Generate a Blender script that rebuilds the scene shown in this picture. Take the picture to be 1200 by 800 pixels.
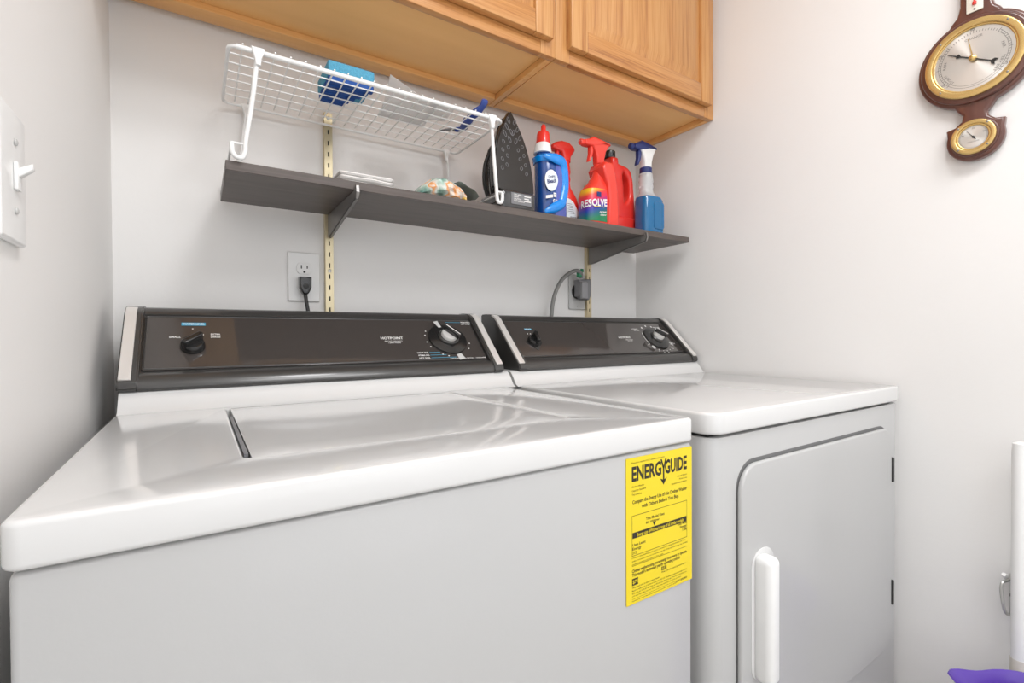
import bpy, bmesh, math, random
from mathutils import Vector, Matrix, noise
random.seed(7)
for o in list(bpy.data.objects): bpy.data.objects.remove(o)
S = bpy.context.scene
COL = S.collection
pi = math.pi
# Measures are taken from the camera height; OFF lifts them so the floor is z = 0
OFF = Vector((0, 0, 1.03))

# ---------------------------------------------------------------- camera
cam = bpy.data.cameras.new('camera'); camo = bpy.data.objects.new('camera', cam); COL.objects.link(camo)
yaw, pitch, roll = math.radians(33.046), math.radians(-0.659), math.radians(-0.326)
f = Vector((math.sin(yaw)*math.cos(pitch), math.cos(yaw)*math.cos(pitch), math.sin(pitch)))
r = Vector((math.cos(yaw), -math.sin(yaw), 0)); u = r.cross(f)
r2 = r*math.cos(roll)+u*math.sin(roll); u2 = -r*math.sin(roll)+u*math.cos(roll)
M = Matrix((r2, u2, -f)).transposed().to_4x4(); M.translation = OFF
camo.matrix_world = M
cam.sensor_width = 36; cam.lens = 564.25/1200*36; cam.clip_start = 0.01
S.camera = camo

# ---------------------------------------------------------------- light
w = bpy.data.worlds.new('world'); S.world = w; w.use_nodes = True
w.node_tree.nodes['Background'].inputs[0].default_value = (0.97, 0.98, 1.0, 1)
w.node_tree.nodes['Background'].inputs[1].default_value = 0.76

def area(name, loc, rot, size, power, color, shape='DISK', size_y=None):
    l = bpy.data.lights.new(name, 'AREA'); l.shape = shape; l.size = size
    if size_y: l.size_y = size_y
    l.energy = power; l.color = color
    o = bpy.data.objects.new(name, l); COL.objects.link(o)
    o.location = Vector(loc)+OFF; o.rotation_euler = rot
    return o
area('ceiling_lamp', (0.45, -0.03, 1.36), (0, 0, 0), 0.34, 7.6, (0.99, 0.99, 1.0))
area('added_top_fill', (0.6, -0.65, 1.36), (0, 0, 0), 0.8, 14, (0.99, 0.99, 1.0))  # added overhead fill that brightens the appliance tops, not a known fixture
area('added_rear_fill', (0.45, -1.6, 0.35), (math.radians(90), 0, 0), 1.3, 5, (0.95, 0.97, 1.0), 'RECTANGLE', 1.9)  # added soft fill behind the camera, no such source known
S.view_settings.view_transform = 'Standard'
S.view_settings.look = 'None'
S.view_settings.gamma = 1
S.view_settings.use_curve_mapping = False
S.view_settings.exposure = 0.20

# ---------------------------------------------------------------- materials
MATS = {}
def mat(name, col, rough=0.5, metal=0.0, coat=0.0, trans=0.0, spec=0.5, bump=None, var=None, emit=None):
    """procedural principled material; bump=(scale, strength); var=(scale, amount) mottles the colour a little"""
    if name in MATS: return MATS[name]
    m = bpy.data.materials.new(name); m.use_nodes = True; nt = m.node_tree
    b = nt.nodes['Principled BSDF']
    b.inputs['Base Color'].default_value = (*col, 1); b.inputs['Roughness'].default_value = rough
    b.inputs['Metallic'].default_value = metal; b.inputs['Coat Weight'].default_value = coat
    b.inputs['Coat Roughness'].default_value = 0.08
    b.inputs['Transmission Weight'].default_value = trans; b.inputs['Specular IOR Level'].default_value = spec
    tc = nt.nodes.new('ShaderNodeTexCoord')
    if bump:
        n = nt.nodes.new('ShaderNodeTexNoise'); n.inputs['Scale'].default_value = bump[0]; n.inputs['Detail'].default_value = 4
        bp = nt.nodes.new('ShaderNodeBump'); bp.inputs['Strength'].default_value = bump[1]; bp.inputs['Distance'].default_value = 0.002
        nt.links.new(tc.outputs['Object'], n.inputs['Vector']); nt.links.new(n.outputs['Fac'], bp.inputs['Height'])
        nt.links.new(bp.outputs['Normal'], b.inputs['Normal'])
    sc, am = var if var else (40, 0.03)
    n = nt.nodes.new('ShaderNodeTexNoise'); n.inputs['Scale'].default_value = sc; n.inputs['Detail'].default_value = 3
    mx = nt.nodes.new('ShaderNodeMix'); mx.data_type = 'RGBA'
    mx.inputs['A'].default_value = (*[c*(1-am) for c in col], 1)
    mx.inputs['B'].default_value = (*[min(1, c*(1+am)) for c in col], 1)
    nt.links.new(tc.outputs['Object'], n.inputs['Vector']); nt.links.new(n.outputs['Fac'], mx.inputs['Factor'])
    nt.links.new(mx.outputs['Result'], b.inputs['Base Color'])
    MATS[name] = m; return m

def wood(name, dark, mid, light, axis, rough=0.35, coat=0.2, fine=1.0, bump=0.15):
    """straight grain running along axis (0 x, 1 y, 2 z)"""
    if name in MATS: return MATS[name]
    m = bpy.data.materials.new(name); m.use_nodes = True; nt = m.node_tree
    b = nt.nodes['Principled BSDF']; b.inputs['Roughness'].default_value = rough; b.inputs['Coat Weight'].default_value = coat
    b.inputs['Coat Roughness'].default_value = 0.15
    tc = nt.nodes.new('ShaderNodeTexCoord'); mp = nt.nodes.new('ShaderNodeMapping')
    s = [1.0, 0.3, 1.0]; s[axis] = 0.035; mp.inputs['Scale'].default_value = s
    nt.links.new(tc.outputs['Object'], mp.inputs['Vector'])
    n1 = nt.nodes.new('ShaderNodeTexNoise'); n1.inputs['Scale'].default_value = 45*fine; n1.inputs['Detail'].default_value = 5; n1.inputs['Distortion'].default_value = 0.15
    n2 = nt.nodes.new('ShaderNodeTexNoise'); n2.inputs['Scale'].default_value = 260*fine; n2.inputs['Detail'].default_value = 2
    nt.links.new(mp.outputs[0], n1.inputs['Vector']); nt.links.new(mp.outputs[0], n2.inputs['Vector'])
    ad = nt.nodes.new('ShaderNodeMath'); ad.operation = 'MULTIPLY_ADD'; ad.inputs[1].default_value = 0.5
    nt.links.new(n2.outputs['Fac'], ad.inputs[0])
    hm = nt.nodes.new('ShaderNodeMath'); hm.operation = 'MULTIPLY'; hm.inputs[1].default_value = 0.5
    nt.links.new(n1.outputs['Fac'], hm.inputs[0]); nt.links.new(hm.outputs[0], ad.inputs[2])
    cr = nt.nodes.new('ShaderNodeValToRGB'); e = cr.color_ramp.elements
    e[0].position = 0.36; e[0].color = (*dark, 1); e[1].position = 0.62; e[1].color = (*light, 1)
    k = cr.color_ramp.elements.new(0.47); k.color = (*mid, 1)
    nt.links.new(ad.outputs[0], cr.inputs[0]); nt.links.new(cr.outputs[0], b.inputs['Base Color'])
    bp = nt.nodes.new('ShaderNodeBump'); bp.inputs['Strength'].default_value = bump; bp.inputs['Distance'].default_value = 0.001
    nt.links.new(ad.outputs[0], bp.inputs['Height']); nt.links.new(bp.outputs[0], b.inputs['Normal'])
    MATS[name] = m; return m

wall_m = mat('wall_paint', (0.86, 0.85, 0.835), 0.55, bump=(90, 0.12), var=(3, 0.012))
ceil_m = mat('ceiling_paint', (0.85, 0.84, 0.82), 0.8)
floor_m = mat('floor_vinyl', (0.52, 0.50, 0.47), 0.4, var=(12, 0.1))
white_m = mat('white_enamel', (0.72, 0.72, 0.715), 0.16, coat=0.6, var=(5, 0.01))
white_shaded = mat('white_enamel_shaded', (0.495, 0.495, 0.492), 0.3, coat=0.3, bump=(300, 0.03), var=(5, 0.01))  # same white enamel, darkened so the upright faces look less lit
white_pl = mat('white_plastic', (0.85, 0.85, 0.84), 0.3)
white_wire = mat('white_vinyl_wire', (0.86, 0.86, 0.85), 0.35)
dark_gap = mat('dark_gap', (0.03, 0.03, 0.03), 0.6)
cons_m = mat('charcoal_plastic', (0.045, 0.043, 0.041), 0.28, coat=0.3)
panel_m = mat('black_glass_panel', (0.060, 0.052, 0.048), 0.08, coat=0.6, spec=0.6)
black_m = mat('black_plastic', (0.015, 0.015, 0.015), 0.22, coat=0.4)
black_rub = mat('black_rubber', (0.02, 0.02, 0.02), 0.5)
silver_m = mat('satin_aluminium', (0.80, 0.77, 0.74), 0.3, metal=0.35)
ink_w = mat('white_ink', (0.85, 0.84, 0.82), 0.5)
ink_b = mat('blue_ink', (0.05, 0.35, 0.55), 0.5)
ink_k = mat('black_ink', (0.025, 0.02, 0.01), 0.6)
yellow_m = mat('yellow_label', (0.83, 0.64, 0.005), 0.35, coat=0.2)
shelf_m = wood('dark_shelf_laminate', (0.074, 0.057, 0.050), (0.095, 0.075, 0.066), (0.118, 0.095, 0.084), 0, rough=0.42, coat=0.1, fine=0.7, bump=0.05)
oak_v = wood('honey_oak_vertical', (0.43, 0.175, 0.052), (0.55, 0.255, 0.08), (0.62, 0.32, 0.115), 2)
oak_h = wood('honey_oak_horizontal', (0.37, 0.145, 0.04), (0.51, 0.225, 0.068), (0.59, 0.29, 0.10), 0)
oak_under = wood('underside_veneer_bounce_lit', (0.84, 0.46, 0.16), (0.87, 0.485, 0.175), (0.90, 0.51, 0.19), 0, rough=0.5, fine=0.25, bump=0.02)  # veneer colour lightened to stand in for light bounced from below
oak_rail = wood('cabinet_skirt_rail', (0.74, 0.37, 0.12), (0.79, 0.41, 0.14), (0.84, 0.46, 0.17), 0, rough=0.45, bump=0.05)  # rail tone raised too, bounce light put into the colour
brass_m = mat('pale_brass_steel', (0.66, 0.57, 0.38), 0.35, metal=0.75)
bracket_m = mat('grey_steel_bracket', (0.26, 0.25, 0.24), 0.35, metal=0.6)
red_m = mat('red_plastic', (0.78, 0.035, 0.025), 0.28, coat=0.2)
red2_m = mat('bright_red_plastic', (0.85, 0.055, 0.035), 0.25, coat=0.2)
navy_m = mat('navy_plastic', (0.02, 0.035, 0.16), 0.3)
bleach_m = mat('dark_blue_bottle', (0.008, 0.06, 0.26), 0.15, coat=0.5)
violet_m = mat('clear_violet_liquid', (0.07, 0.10, 0.42), 0.12, coat=0.5)
cyan_m = mat('cyan_plastic', (0.0, 0.25, 0.78), 0.2, coat=0.5)
clear_m = mat('clear_plastic', (0.80, 0.82, 0.83), 0.12, trans=0.45)
wxliq_m = mat('blue_cleaner_liquid', (0.0, 0.19, 0.46), 0.05, trans=0.25, coat=0.5)
iron_m = mat('iron_soleplate', (0.035, 0.032, 0.030), 0.32, metal=0.3)
grey_pl = mat('grey_plastic', (0.20, 0.20, 0.21), 0.45)
cordg_m = mat('grey_cord', (0.22, 0.22, 0.21), 0.5)
green_m = mat('green_tag', (0.01, 0.20, 0.09), 0.45)
cloth_m = mat('white_cotton', (0.82, 0.80, 0.78), 0.9, bump=(500, 0.4))
paper_m = mat('white_paper', (0.92, 0.92, 0.92), 0.8, trans=0.6)
sponge_l = mat('light_blue_sponge', (0.09, 0.36, 0.54), 0.8, bump=(400, 0.6), var=(260, 0.35))
sponge_d = mat('dark_blue_sponge', (0.008, 0.075, 0.33), 0.7, bump=(300, 0.5), var=(150, 0.2))
blueh_m = mat('blue_rubber_grip', (0.04, 0.08, 0.33), 0.4)
maho_m = wood('dark_mahogany', (0.075, 0.022, 0.014), (0.105, 0.032, 0.02), (0.135, 0.045, 0.028), 2, rough=0.3, coat=0.5, bump=0.03)
brassg_m = mat('polished_brass', (0.68, 0.48, 0.19), 0.25, metal=0.8)
purple_m = mat('purple_plastic', (0.12, 0.055, 0.42), 0.3, coat=0.2)
beige_pl = mat('beige_sleeve', (0.72, 0.68, 0.60), 0.5)
steel_m = mat('galvanised_steel', (0.60, 0.60, 0.58), 0.35, metal=0.8)
plate_g = mat('pale_grey_plate', (0.55, 0.55, 0.54), 0.35)

def dial_material():
    m = bpy.data.materials.new('brushed_silver_dial'); m.use_nodes = True; nt = m.node_tree
    b = nt.nodes['Principled BSDF']; b.inputs['Base Color'].default_value = (0.74, 0.73, 0.70, 1)
    b.inputs['Metallic'].default_value = 0.85; b.inputs['Roughness'].default_value = 0.3
    b.inputs['Anisotropic'].default_value = 0.85
    t = nt.nodes.new('ShaderNodeTangent'); t.direction_type = 'RADIAL'; t.axis = 'X'
    nt.links.new(t.outputs[0], b.inputs['Tangent'])
    return m
dial_m = dial_material()

def rainbow_material():
    """printed wrap label: yellow at the shoulder through red and magenta to blue and green at the foot"""
    m = bpy.data.materials.new('rainbow_label'); m.use_nodes = True; nt = m.node_tree
    b = nt.nodes['Principled BSDF']; b.inputs['Roughness'].default_value = 0.3
    tc = nt.nodes.new('ShaderNodeTexCoord'); mp = nt.nodes.new('ShaderNodeSeparateXYZ')
    nt.links.new(tc.outputs['Generated'], mp.inputs[0])
    a = nt.nodes.new('ShaderNodeMath'); a.operation = 'MULTIPLY_ADD'; a.inputs[1].default_value = -0.25
    nt.links.new(mp.outputs['X'], a.inputs[0]); nt.links.new(mp.outputs['Z'], a.inputs[2])
    cr = nt.nodes.new('ShaderNodeValToRGB'); e = cr.color_ramp.elements
    e[0].position = 0.0; e[0].color = (0.01, 0.22, 0.09, 1); e[1].position = 0.88; e[1].color = (0.85, 0.50, 0.02, 1)
    for p, c in ((0.16, (0.01, 0.12, 0.2, 1)), (0.30, (0.03, 0.04, 0.38, 1)), (0.45, (0.25, 0.02, 0.28, 1)), (0.58, (0.72, 0.02, 0.10, 1)), (0.74, (0.80, 0.05, 0.04, 1))):
        k = e.new(p); k.color = c
    nt.links.new(a.outputs[0], cr.inputs[0]); nt.links.new(cr.outputs[0], b.inputs['Base Color'])
    return m
rainbow_m = rainbow_material()

def packet_material():
    m = bpy.data.materials.new('printed_foil_packet'); m.use_nodes = True; nt = m.node_tree
    b = nt.nodes['Principled BSDF']; b.inputs['Roughness'].default_value = 0.25
    tc = nt.nodes.new('ShaderNodeTexCoord'); n = nt.nodes.new('ShaderNodeTexNoise'); n.inputs['Scale'].default_value = 26; n.inputs['Detail'].default_value = 2
    nt.links.new(tc.outputs['Object'], n.inputs['Vector'])
    cr = nt.nodes.new('ShaderNodeValToRGB'); cr.color_ramp.interpolation = 'EASE'; e = cr.color_ramp.elements
    e[0].position = 0.30; e[0].color = (0.08, 0.22, 0.19, 1); e[1].position = 0.72; e[1].color = (0.75, 0.45, 0.08, 1)
    for p, c in ((0.42, (0.33, 0.50, 0.42, 1)), (0.50, (0.70, 0.72, 0.66, 1)), (0.57, (0.78, 0.33, 0.10, 1)), (0.63, (0.80, 0.70, 0.62, 1))):
        k = e.new(p); k.color = c
    nt.links.new(n.outputs['Fac'], cr.inputs[0]); nt.links.new(cr.outputs[0], b.inputs['Base Color'])
    return m
packet_m = packet_material()

# ---------------------------------------------------------------- builders
BASE = {}
def thing(name, label, cat, base, group=None):
    o = bpy.data.objects.new(name, None); COL.objects.link(o); o.empty_display_size = 0.05
    o.location = Vector(base)+OFF; BASE[o.name] = Vector(base)
    o['label'] = label; o['category'] = cat
    if group: o['group'] = group
    return o
def link_mesh(name, me, m, parent=None, base=(0, 0, 0), smooth=True, label=None):
    o = bpy.data.objects.new(name, me); COL.objects.link(o)
    if m is not None:
        if me.materials: me.materials[0] = m
        else: me.materials.append(m)
    if parent is not None:
        o.parent = parent; b = BASE[parent.name]; BASE[o.name] = b
        me.transform(Matrix.Translation(-b))
    else:
        b = Vector(base); BASE[o.name] = b; o.location = b+OFF
        me.transform(Matrix.Translation(-b))
    if smooth:
        me.polygons.foreach_set('use_smooth', [True]*len(me.polygons)); me.set_sharp_from_angle(angle=math.radians(38))
    if label: o['label'] = label
    if any(k in name for k in ('lettering', 'leader_line', 'label_rules', 'barcode', 'label_print')): o['kind'] = 'stuff'
    return o
def obj(name, bm, m, parent=None, base=(0, 0, 0), smooth=True, label=None):
    bmesh.ops.recalc_face_normals(bm, faces=bm.faces)
    me = bpy.data.meshes.new(name); bm.to_mesh(me); bm.free()
    return link_mesh(name, me, m, parent, base, smooth, label)
def tag(o, label, cat, group=None):
    o['label'] = label; o['category'] = cat
    if group: o['group'] = group
    return o
def B(): return bmesh.new()
def box(bm, x0, x1, y0, y1, z0, z1, r=0.0, seg=2, mt=None):
    g = bmesh.ops.create_cube(bm, size=1)
    vs = g['verts']
    for v in vs: v.co = Vector(((x0+x1)/2+v.co.x*(x1-x0), (y0+y1)/2+v.co.y*(y1-y0), (z0+z1)/2+v.co.z*(z1-z0)))
    if r > 0:
        es = list({e for v in vs for e in v.link_edges})
        res = bmesh.ops.bevel(bm, geom=es, offset=r, segments=seg, affect='EDGES', profile=0.5)
        vs = list({v for f_ in res['faces'] for v in f_.verts} | {v for v in vs if v.is_valid})
    if mt is not None:
        bmesh.ops.transform(bm, matrix=mt, verts=[v for v in vs if v.is_valid])
    return bm
def boxo(name, dims, m, parent=None, r=0.0, seg=2, **k):
    return obj(name, box(B(), *dims, r=r, seg=seg), m, parent, **k)
def smooth_path(pts, n=6):
    P = [Vector(p) for p in pts]; out = []
    for i in range(len(P)-1):
        a = P[max(i-1, 0)]; b = P[i]; c = P[i+1]; d = P[min(i+2, len(P)-1)]
        for k in range(n):
            t = k/n
            out.append(0.5*((2*b)+(c-a)*t+(2*a-5*b+4*c-d)*t*t+(-a+3*b-3*c+d)*t**3))
    out.append(P[-1]); return out
def tube(bm, pts, rad, seg=8, flat=1.0, up=None, closed=False):
    P = [Vector(p) for p in pts]; n = len(P); rings = []
    nrm = None
    for i in range(n):
        t = ((P[(i+1) % n]-P[i-1]) if closed else (P[min(i+1, n-1)]-P[max(i-1, 0)])).normalized()
        if nrm is None:
            ref = Vector(up) if up else (Vector((0, 0, 1)) if abs(t.z) < 0.9 else Vector((1, 0, 0)))
            nrm = (ref-t*ref.dot(t)).normalized()
        else:
            nrm = (nrm-t*nrm.dot(t)).normalized()
        bn = t.cross(nrm)
        rr = rad[i] if isinstance(rad, (list, tuple)) else rad
        rings.append([bm.verts.new(P[i]+nrm*(math.cos(2*pi*k/seg)*rr*flat)+bn*(math.sin(2*pi*k/seg)*rr)) for k in range(seg)])
    m_ = n if closed else n-1
    for i in range(m_):
        a, b = rings[i], rings[(i+1) % n]
        for k in range(seg): bm.faces.new((a[k], a[(k+1) % seg], b[(k+1) % seg], b[k]))
    if not closed:
        bm.faces.new(rings[0][::-1]); bm.faces.new(rings[-1])
    return bm
def loft(bm, rings, cap=True):
    R = [[bm.verts.new(p) for p in ring] for ring in rings]
    for a, b in zip(R, R[1:]):
        n = len(a)
        for k in range(n): bm.faces.new((a[k], a[(k+1) % n], b[(k+1) % n], b[k]))
    if cap: bm.faces.new(R[0][::-1]); bm.faces.new(R[-1])
    return bm
def sring(cx, cy, z, rx, ry, e=2.0, n=32, rot=0.0):
    out = []
    for k in range(n):
        a = 2*pi*k/n; c, s = math.cos(a), math.sin(a)
        x = rx*math.copysign(abs(c)**(2/e), c); y = ry*math.copysign(abs(s)**(2/e), s)
        out.append(Vector((cx+x*math.cos(rot)-y*math.sin(rot), cy+x*math.sin(rot)+y*math.cos(rot), z)))
    return out
def bottle(secs, n=32, rot=0.0):
    """secs: (z, cx, cy, rx, ry, roundness)"""
    return loft(B(), [sring(cx, cy, z, rx, ry, e, n, rot) for z, cx, cy, rx, ry, e in secs])
def lathe(bm, prof, mt, n=32):
    """prof (r, h) turned round local z, then placed by mt"""
    rings = [[mt @ Vector((max(r_, 1e-5)*math.cos(2*pi*k/n), max(r_, 1e-5)*math.sin(2*pi*k/n), h)) for k in range(n)] for r_, h in prof]
    return loft(bm, rings)
def flat_shape(name, loops, mt, thick, bevel=0.0, res=2, m=None, parent=None, **k):
    """outline (+ holes) in local xy, thickness along local z centred on 0, rounded edges"""
    cu = bpy.data.curves.new(name, 'CURVE'); cu.dimensions = '2D'; cu.fill_mode = 'BOTH'
    for lp in loops:
        sp = cu.splines.new('POLY'); sp.points.add(len(lp)-1); sp.use_cyclic_u = True
        for i, p in enumerate(lp): sp.points[i].co = (p[0], p[1], 0, 1)
    cu.extrude = max(thick/2-bevel, 1e-5); cu.bevel_depth = bevel; cu.bevel_resolution = res
    cu.offset = -bevel
    t = bpy.data.objects.new('t', cu); COL.objects.link(t)
    me = bpy.data.meshes.new_from_object(t, depsgraph=bpy.context.evaluated_depsgraph_get())
    bpy.data.objects.remove(t); bpy.data.curves.remove(cu)
    me.transform(mt); me.name = name
    bm = bmesh.new(); bm.from_mesh(me); bmesh.ops.remove_doubles(bm, verts=bm.verts, dist=1e-6); bpy.data.meshes.remove(me)
    return obj(name, bm, m, parent, **k)
def rrect(x0, x1, y0, y1, r_, n=6):
    pts = []
    rs = r_ if isinstance(r_, (list, tuple)) else [r_]*4     # BL, BR, TR, TL
    for (cx, cy, a0, rr) in ((x0+rs[0], y0+rs[0], pi, rs[0]), (x1-rs[1], y0+rs[1], 1.5*pi, rs[1]), (x1-rs[2], y1-rs[2], 0, rs[2]), (x0+rs[3], y1-rs[3], .5*pi, rs[3])):
        for k in range(n+1):
            a = a0+k/n*pi/2; pts.append((cx+rr*math.cos(a), cy+rr*math.sin(a)))
    return pts
def circ(cx, cy, r_, n=40, a0=0, a1=2*pi): 
    return [(cx+r_*math.cos(a0+(a1-a0)*k/n), cy+r_*math.sin(a0+(a1-a0)*k/n)) for k in range(n)]
def frame_mat(o, ex, ey):
    ex = Vector(ex).normalized(); ey = Vector(ey).normalized(); ez = ex.cross(ey)
    m_ = Matrix((ex, ey, ez)).transposed().to_4x4(); m_.translation = Vector(o); return m_
def text_geo(bm, s, x, y, wid=None, hgt=0.01, bold=0.0, align='L', mt=None, rot=0):
    """flat lettering: cap height hgt, optional forced width; (x, y) is its lower left (or centre/right)"""
    cu = bpy.data.curves.new('t', 'FONT'); cu.body = s; cu.size = 1; cu.offset = bold; cu.resolution_u = 2
    t = bpy.data.objects.new('t', cu); COL.objects.link(t)
    me = bpy.data.meshes.new_from_object(t, depsgraph=bpy.context.evaluated_depsgraph_get())
    bpy.data.objects.remove(t); bpy.data.curves.remove(cu)
    if not me.vertices: return
    xs = [v.co.x for v in me.vertices]; x0, x1 = min(xs), max(xs)
    sy = hgt/0.69; sx = (wid/(x1-x0)) if wid else sy
    W = (x1-x0)*sx
    dx = {'L': 0, 'C': -W/2, 'R': -W}[align]
    T = Matrix.Translation((x, y, 0)) @ Matrix.Rotation(rot, 4, 'Z') @ Matrix.Translation((dx-x0*sx, 0, 0)) @ Matrix.Diagonal((sx, sy, 1, 1))
    me.transform((mt or Matrix()) @ T); bm.from_mesh(me); bpy.data.meshes.remove(me)
def quad(bm, pts, mt=None):
    bm.faces.new([bm.verts.new((mt or Matrix()) @ Vector((p[0], p[1], p[2] if len(p) > 2 else 0))) for p in pts])
def rectg(bm, x0, x1, y0, y1, mt, z=0): quad(bm, [(x0, y0, z), (x1, y0, z), (x1, y1, z), (x0, y1, z)], mt)
def extrude_x(bm, prof, x0, x1):
    return loft(bm, [[Vector((x0, y, z)) for y, z in prof], [Vector((x1, y, z)) for y, z in prof]])

# ---------------------------------------------------------------- the room
XL, XR, YB, YF, ZC, ZF = -0.14, 1.33, 1.22, -1.3, 1.41, -1.03
def struct(name, dims, m):
    o = boxo(name, dims, m, smooth=False, base=((dims[0]+dims[1])/2, (dims[2]+dims[3])/2, dims[4])); o['kind'] = 'structure'; return o
struct('wall_back', (XL-.1, XR+.1, YB, YB+.1, ZF, ZC), wall_m)
struct('wall_left', (XL-.1, XL, YF, YB, ZF, ZC), wall_m)
struct('wall_right', (XR, XR+.1, YF, YB, ZF, ZC), wall_m)
struct('floor', (XL-.1, XR+.1, YF, YB+.1, ZF-.05, ZF), floor_m)
struct('ceiling', (XL-.1, XR+.1, YF, YB+.1, ZC, ZC+.05), ceil_m)

# ---------------------------------------------------------------- washer and dryer
def slope_pt(v, h): return (0.955+.7071*v-.7071*h, -0.083+.7071*v+.7071*h)
def slope_m(x, v, h=0.0):
    """frame on the console face: local x to the right, local y up the slope"""
    y, z = slope_pt(v, h); return frame_mat((x, y, z), (1, 0, 0), (0, .7071, .7071))
def console(t, x0, x1, nm):
    main = [slope_pt(*p) for p in ((0, -.002), (.001, .004), (.008, .008), (.022, .009), (.032, .006), (.037, 0.0), (.172, 0.0), (.174, .004), (.188, .004), (.194, .001))]+[(1.105, .056), (1.135, .056), (1.135, -.083)]
    shell = obj('console', extrude_x(B(), main, x0+.026, x1-.026), cons_m, t)
    p0, p1, v0, v1 = x0+.029, x1-.029, .040, .170
    flat_shape('control_panel', [rrect(p0, p1, v0, v1, .004)], slope_m(0, 0, .0015), .004, .0008, m=panel_m, parent=shell, label='glossy black control panel')
    # raised bead round the panel
    bd = B(); q = [slope_m(0, 0, .0035) @ Vector((a, b_, 0)) for a, b_ in rrect(p0+.002, p1-.002, v0+.002, v1-.002, .005)]
    tube(bd, q, .0011, 6, closed=True); obj('panel_bead', bd, silver_m if False else cons_m, shell)
    cap = [slope_pt(*p) for p in ((0, -.002), (-.002, .004), (.004, .010), (.012, .012), (.165, .012), (.182, .009), (.194, .003))]+[(1.108, .058), (1.137, .058), (1.137, -.083)]
    for a, b_ in ((x0, x0+.027), (x1-.027, x1)):
        bm = extrude_x(B(), cap, a, b_)
        bmesh.ops.bevel(bm, geom=list(bm.edges), offset=.0025, segments=2, affect='EDGES')
        c = obj('end_cap', bm, cons_m, shell)
        s0, s1 = (a+.002, a+.018) if a == x0 else (b_-.018, b_-.002)
        trim = [slope_pt(*p) for p in ((.012, .010), (.012, .0145), (.165, .0145), (.181, .0115), (.190, .006), (.190, .002))]
        obj('chrome_trim', box_bevel(extrude_x(B(), trim, s0, s1), .0008), silver_m, shell, label='brushed silver trim strip')
    return shell
def box_bevel(bm, w_): 
    bmesh.ops.bevel(bm, geom=list(bm.edges), offset=w_, segments=1, affect='EDGES'); return bm
def top_deck(t, x0, x1, hole=None, rc=.022):
    loops = [rrect(x0, x1, .426, 1.095, rc, 8)]
    if hole: loops.append(rrect(*hole, .012, 5))
    return flat_shape('top_panel', loops, Matrix.Translation((0, 0, -.1325)), .033, .0045, 3, white_m, t)
def riser(t, x0, x1):
    pr = [(.925, -.1175), (.935, -.113), (.948, -.096), (.957, -.086), (.965, -.083), (1.13, -.083), (1.13, -.1175)]
    bm = extrude_x(B(), pr, x0, x1); obj('console_riser', bm, white_m, t)
def feet(t, x0, x1):
    for x in (x0+.05, x1-.05):
        for y in (.49, 1.03):
            obj('foot', lathe(B(), [(.018, -1.03), (.02, -1.02), (.012, -1.012), (.012, -.998)], Matrix.Translation((x, y, 0)), 16), black_rub, t)

# --- washer
W = thing('washing_machine', 'white top-loading washing machine at left with yellow energy sticker', 'washing machine', (.238, .75, -1.03))
bm = B(); box(bm, -.104, .581, .4295, 1.09, -1.0, -.150, r=.006, seg=3); obj('cabinet', bm, white_shaded, W)
boxo('seam_gasket', (-.098, .576, .44, 1.08, -.152, -.148), dark_gap, W, smooth=False)
top_deck(W, -.108, .583, (.036, .441, .528, .925), .012)
boxo('lid_well', (.030, .447, .522, .930, -.1485, -.142), dark_gap, W, smooth=False)
# lid: shallow dished plate
bm = B(); nx, ny = 24, 18; lx0, lx1, ly0, ly1 = .0425, .4385, .5305, .9225
rows = []
for j in range(ny+1):
    row = []
    for i in range(nx+1):
        a, b_ = i/nx, j/ny
        d = min(a, 1-a)*2, min(b_, 1-b_)*2
        edge = min(min(a, 1-a)*(lx1-lx0), min(b_, 1-b_)*(ly1-ly0))
        z = -.1158-.0035*math.sin(pi*a)*math.sin(pi*b_)**.6-(.0018 if edge < 1e-6 else 0)
        row.append(bm.verts.new((lx0+a*(lx1-lx0), ly0+b_*(ly1-ly0), z)))
    rows.append(row)
for j in range(ny):
    for i in range(nx): bm.faces.new((rows[j][i], rows[j][i+1], rows[j+1][i+1], rows[j+1][i]))
g = bmesh.ops.extrude_face_region(bm, geom=list(bm.faces))
for v in g['geom']:
    if isinstance(v, bmesh.types.BMVert): v.co.z = -.138
lid = obj('lid', bm, white_m, W)
boxo('lid_gap_strip', (.0375, .0415, .56, .84, -.132, -.119), grey_pl, W, smooth=False)  # grey strip filling the gap left of the lid
riser(W, -.105, .612)
con = console(W, -.108, .597, 'washer')
def grip_knob(parent, x, v, r_, ang, m=black_m, cap=None):
    T = slope_m(x, v, .003)
    bm = lathe(B(), [(r_, 0), (r_, .004), (r_*.9, .012), (r_*.8, .014)], T, 28)
    kb = obj('knob', bm, m, parent, label='black knob')
    R_ = T @ Matrix.Rotation(ang, 4, 'Z')
    flat_shape('knob_grip', [rrect(-r_*.95, r_*.95, -r_*.28, r_*.28, r_*.2, 4)], R_ @ Matrix.Translation((0, 0, .017)), .018, .002, 2, m, parent)
    return kb
grip_knob(con, -.009, .092, .019, math.radians(40))
bm = B(); tm = slope_m(0, 0, .0042)
rectg(bm, -.026, .011, .1445, .1525, tm); obj('control_marking', bm, ink_b, con, smooth=False, label='blue printed strip')
bm = B(); tm2 = slope_m(0, 0, .0045)
text_geo(bm, 'WATER LEVEL', -.0075, .1462, .034, .0048, .01, 'C', tm2)
text_geo(bm, 'SMALL', -.035, .113, .017, .0045, .02, 'C', tm2)
text_geo(bm, 'EXTRA', .026, .1195, .015, .0042, .02, 'C', tm2)
text_geo(bm, 'LARGE', .026, .1130, .015, .0042, .02, 'C', tm2)
rectg(bm, .0035, .0075, .119, .1225, tm2); rectg(bm, -.010, -.008, .135, .137, tm2)
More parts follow.
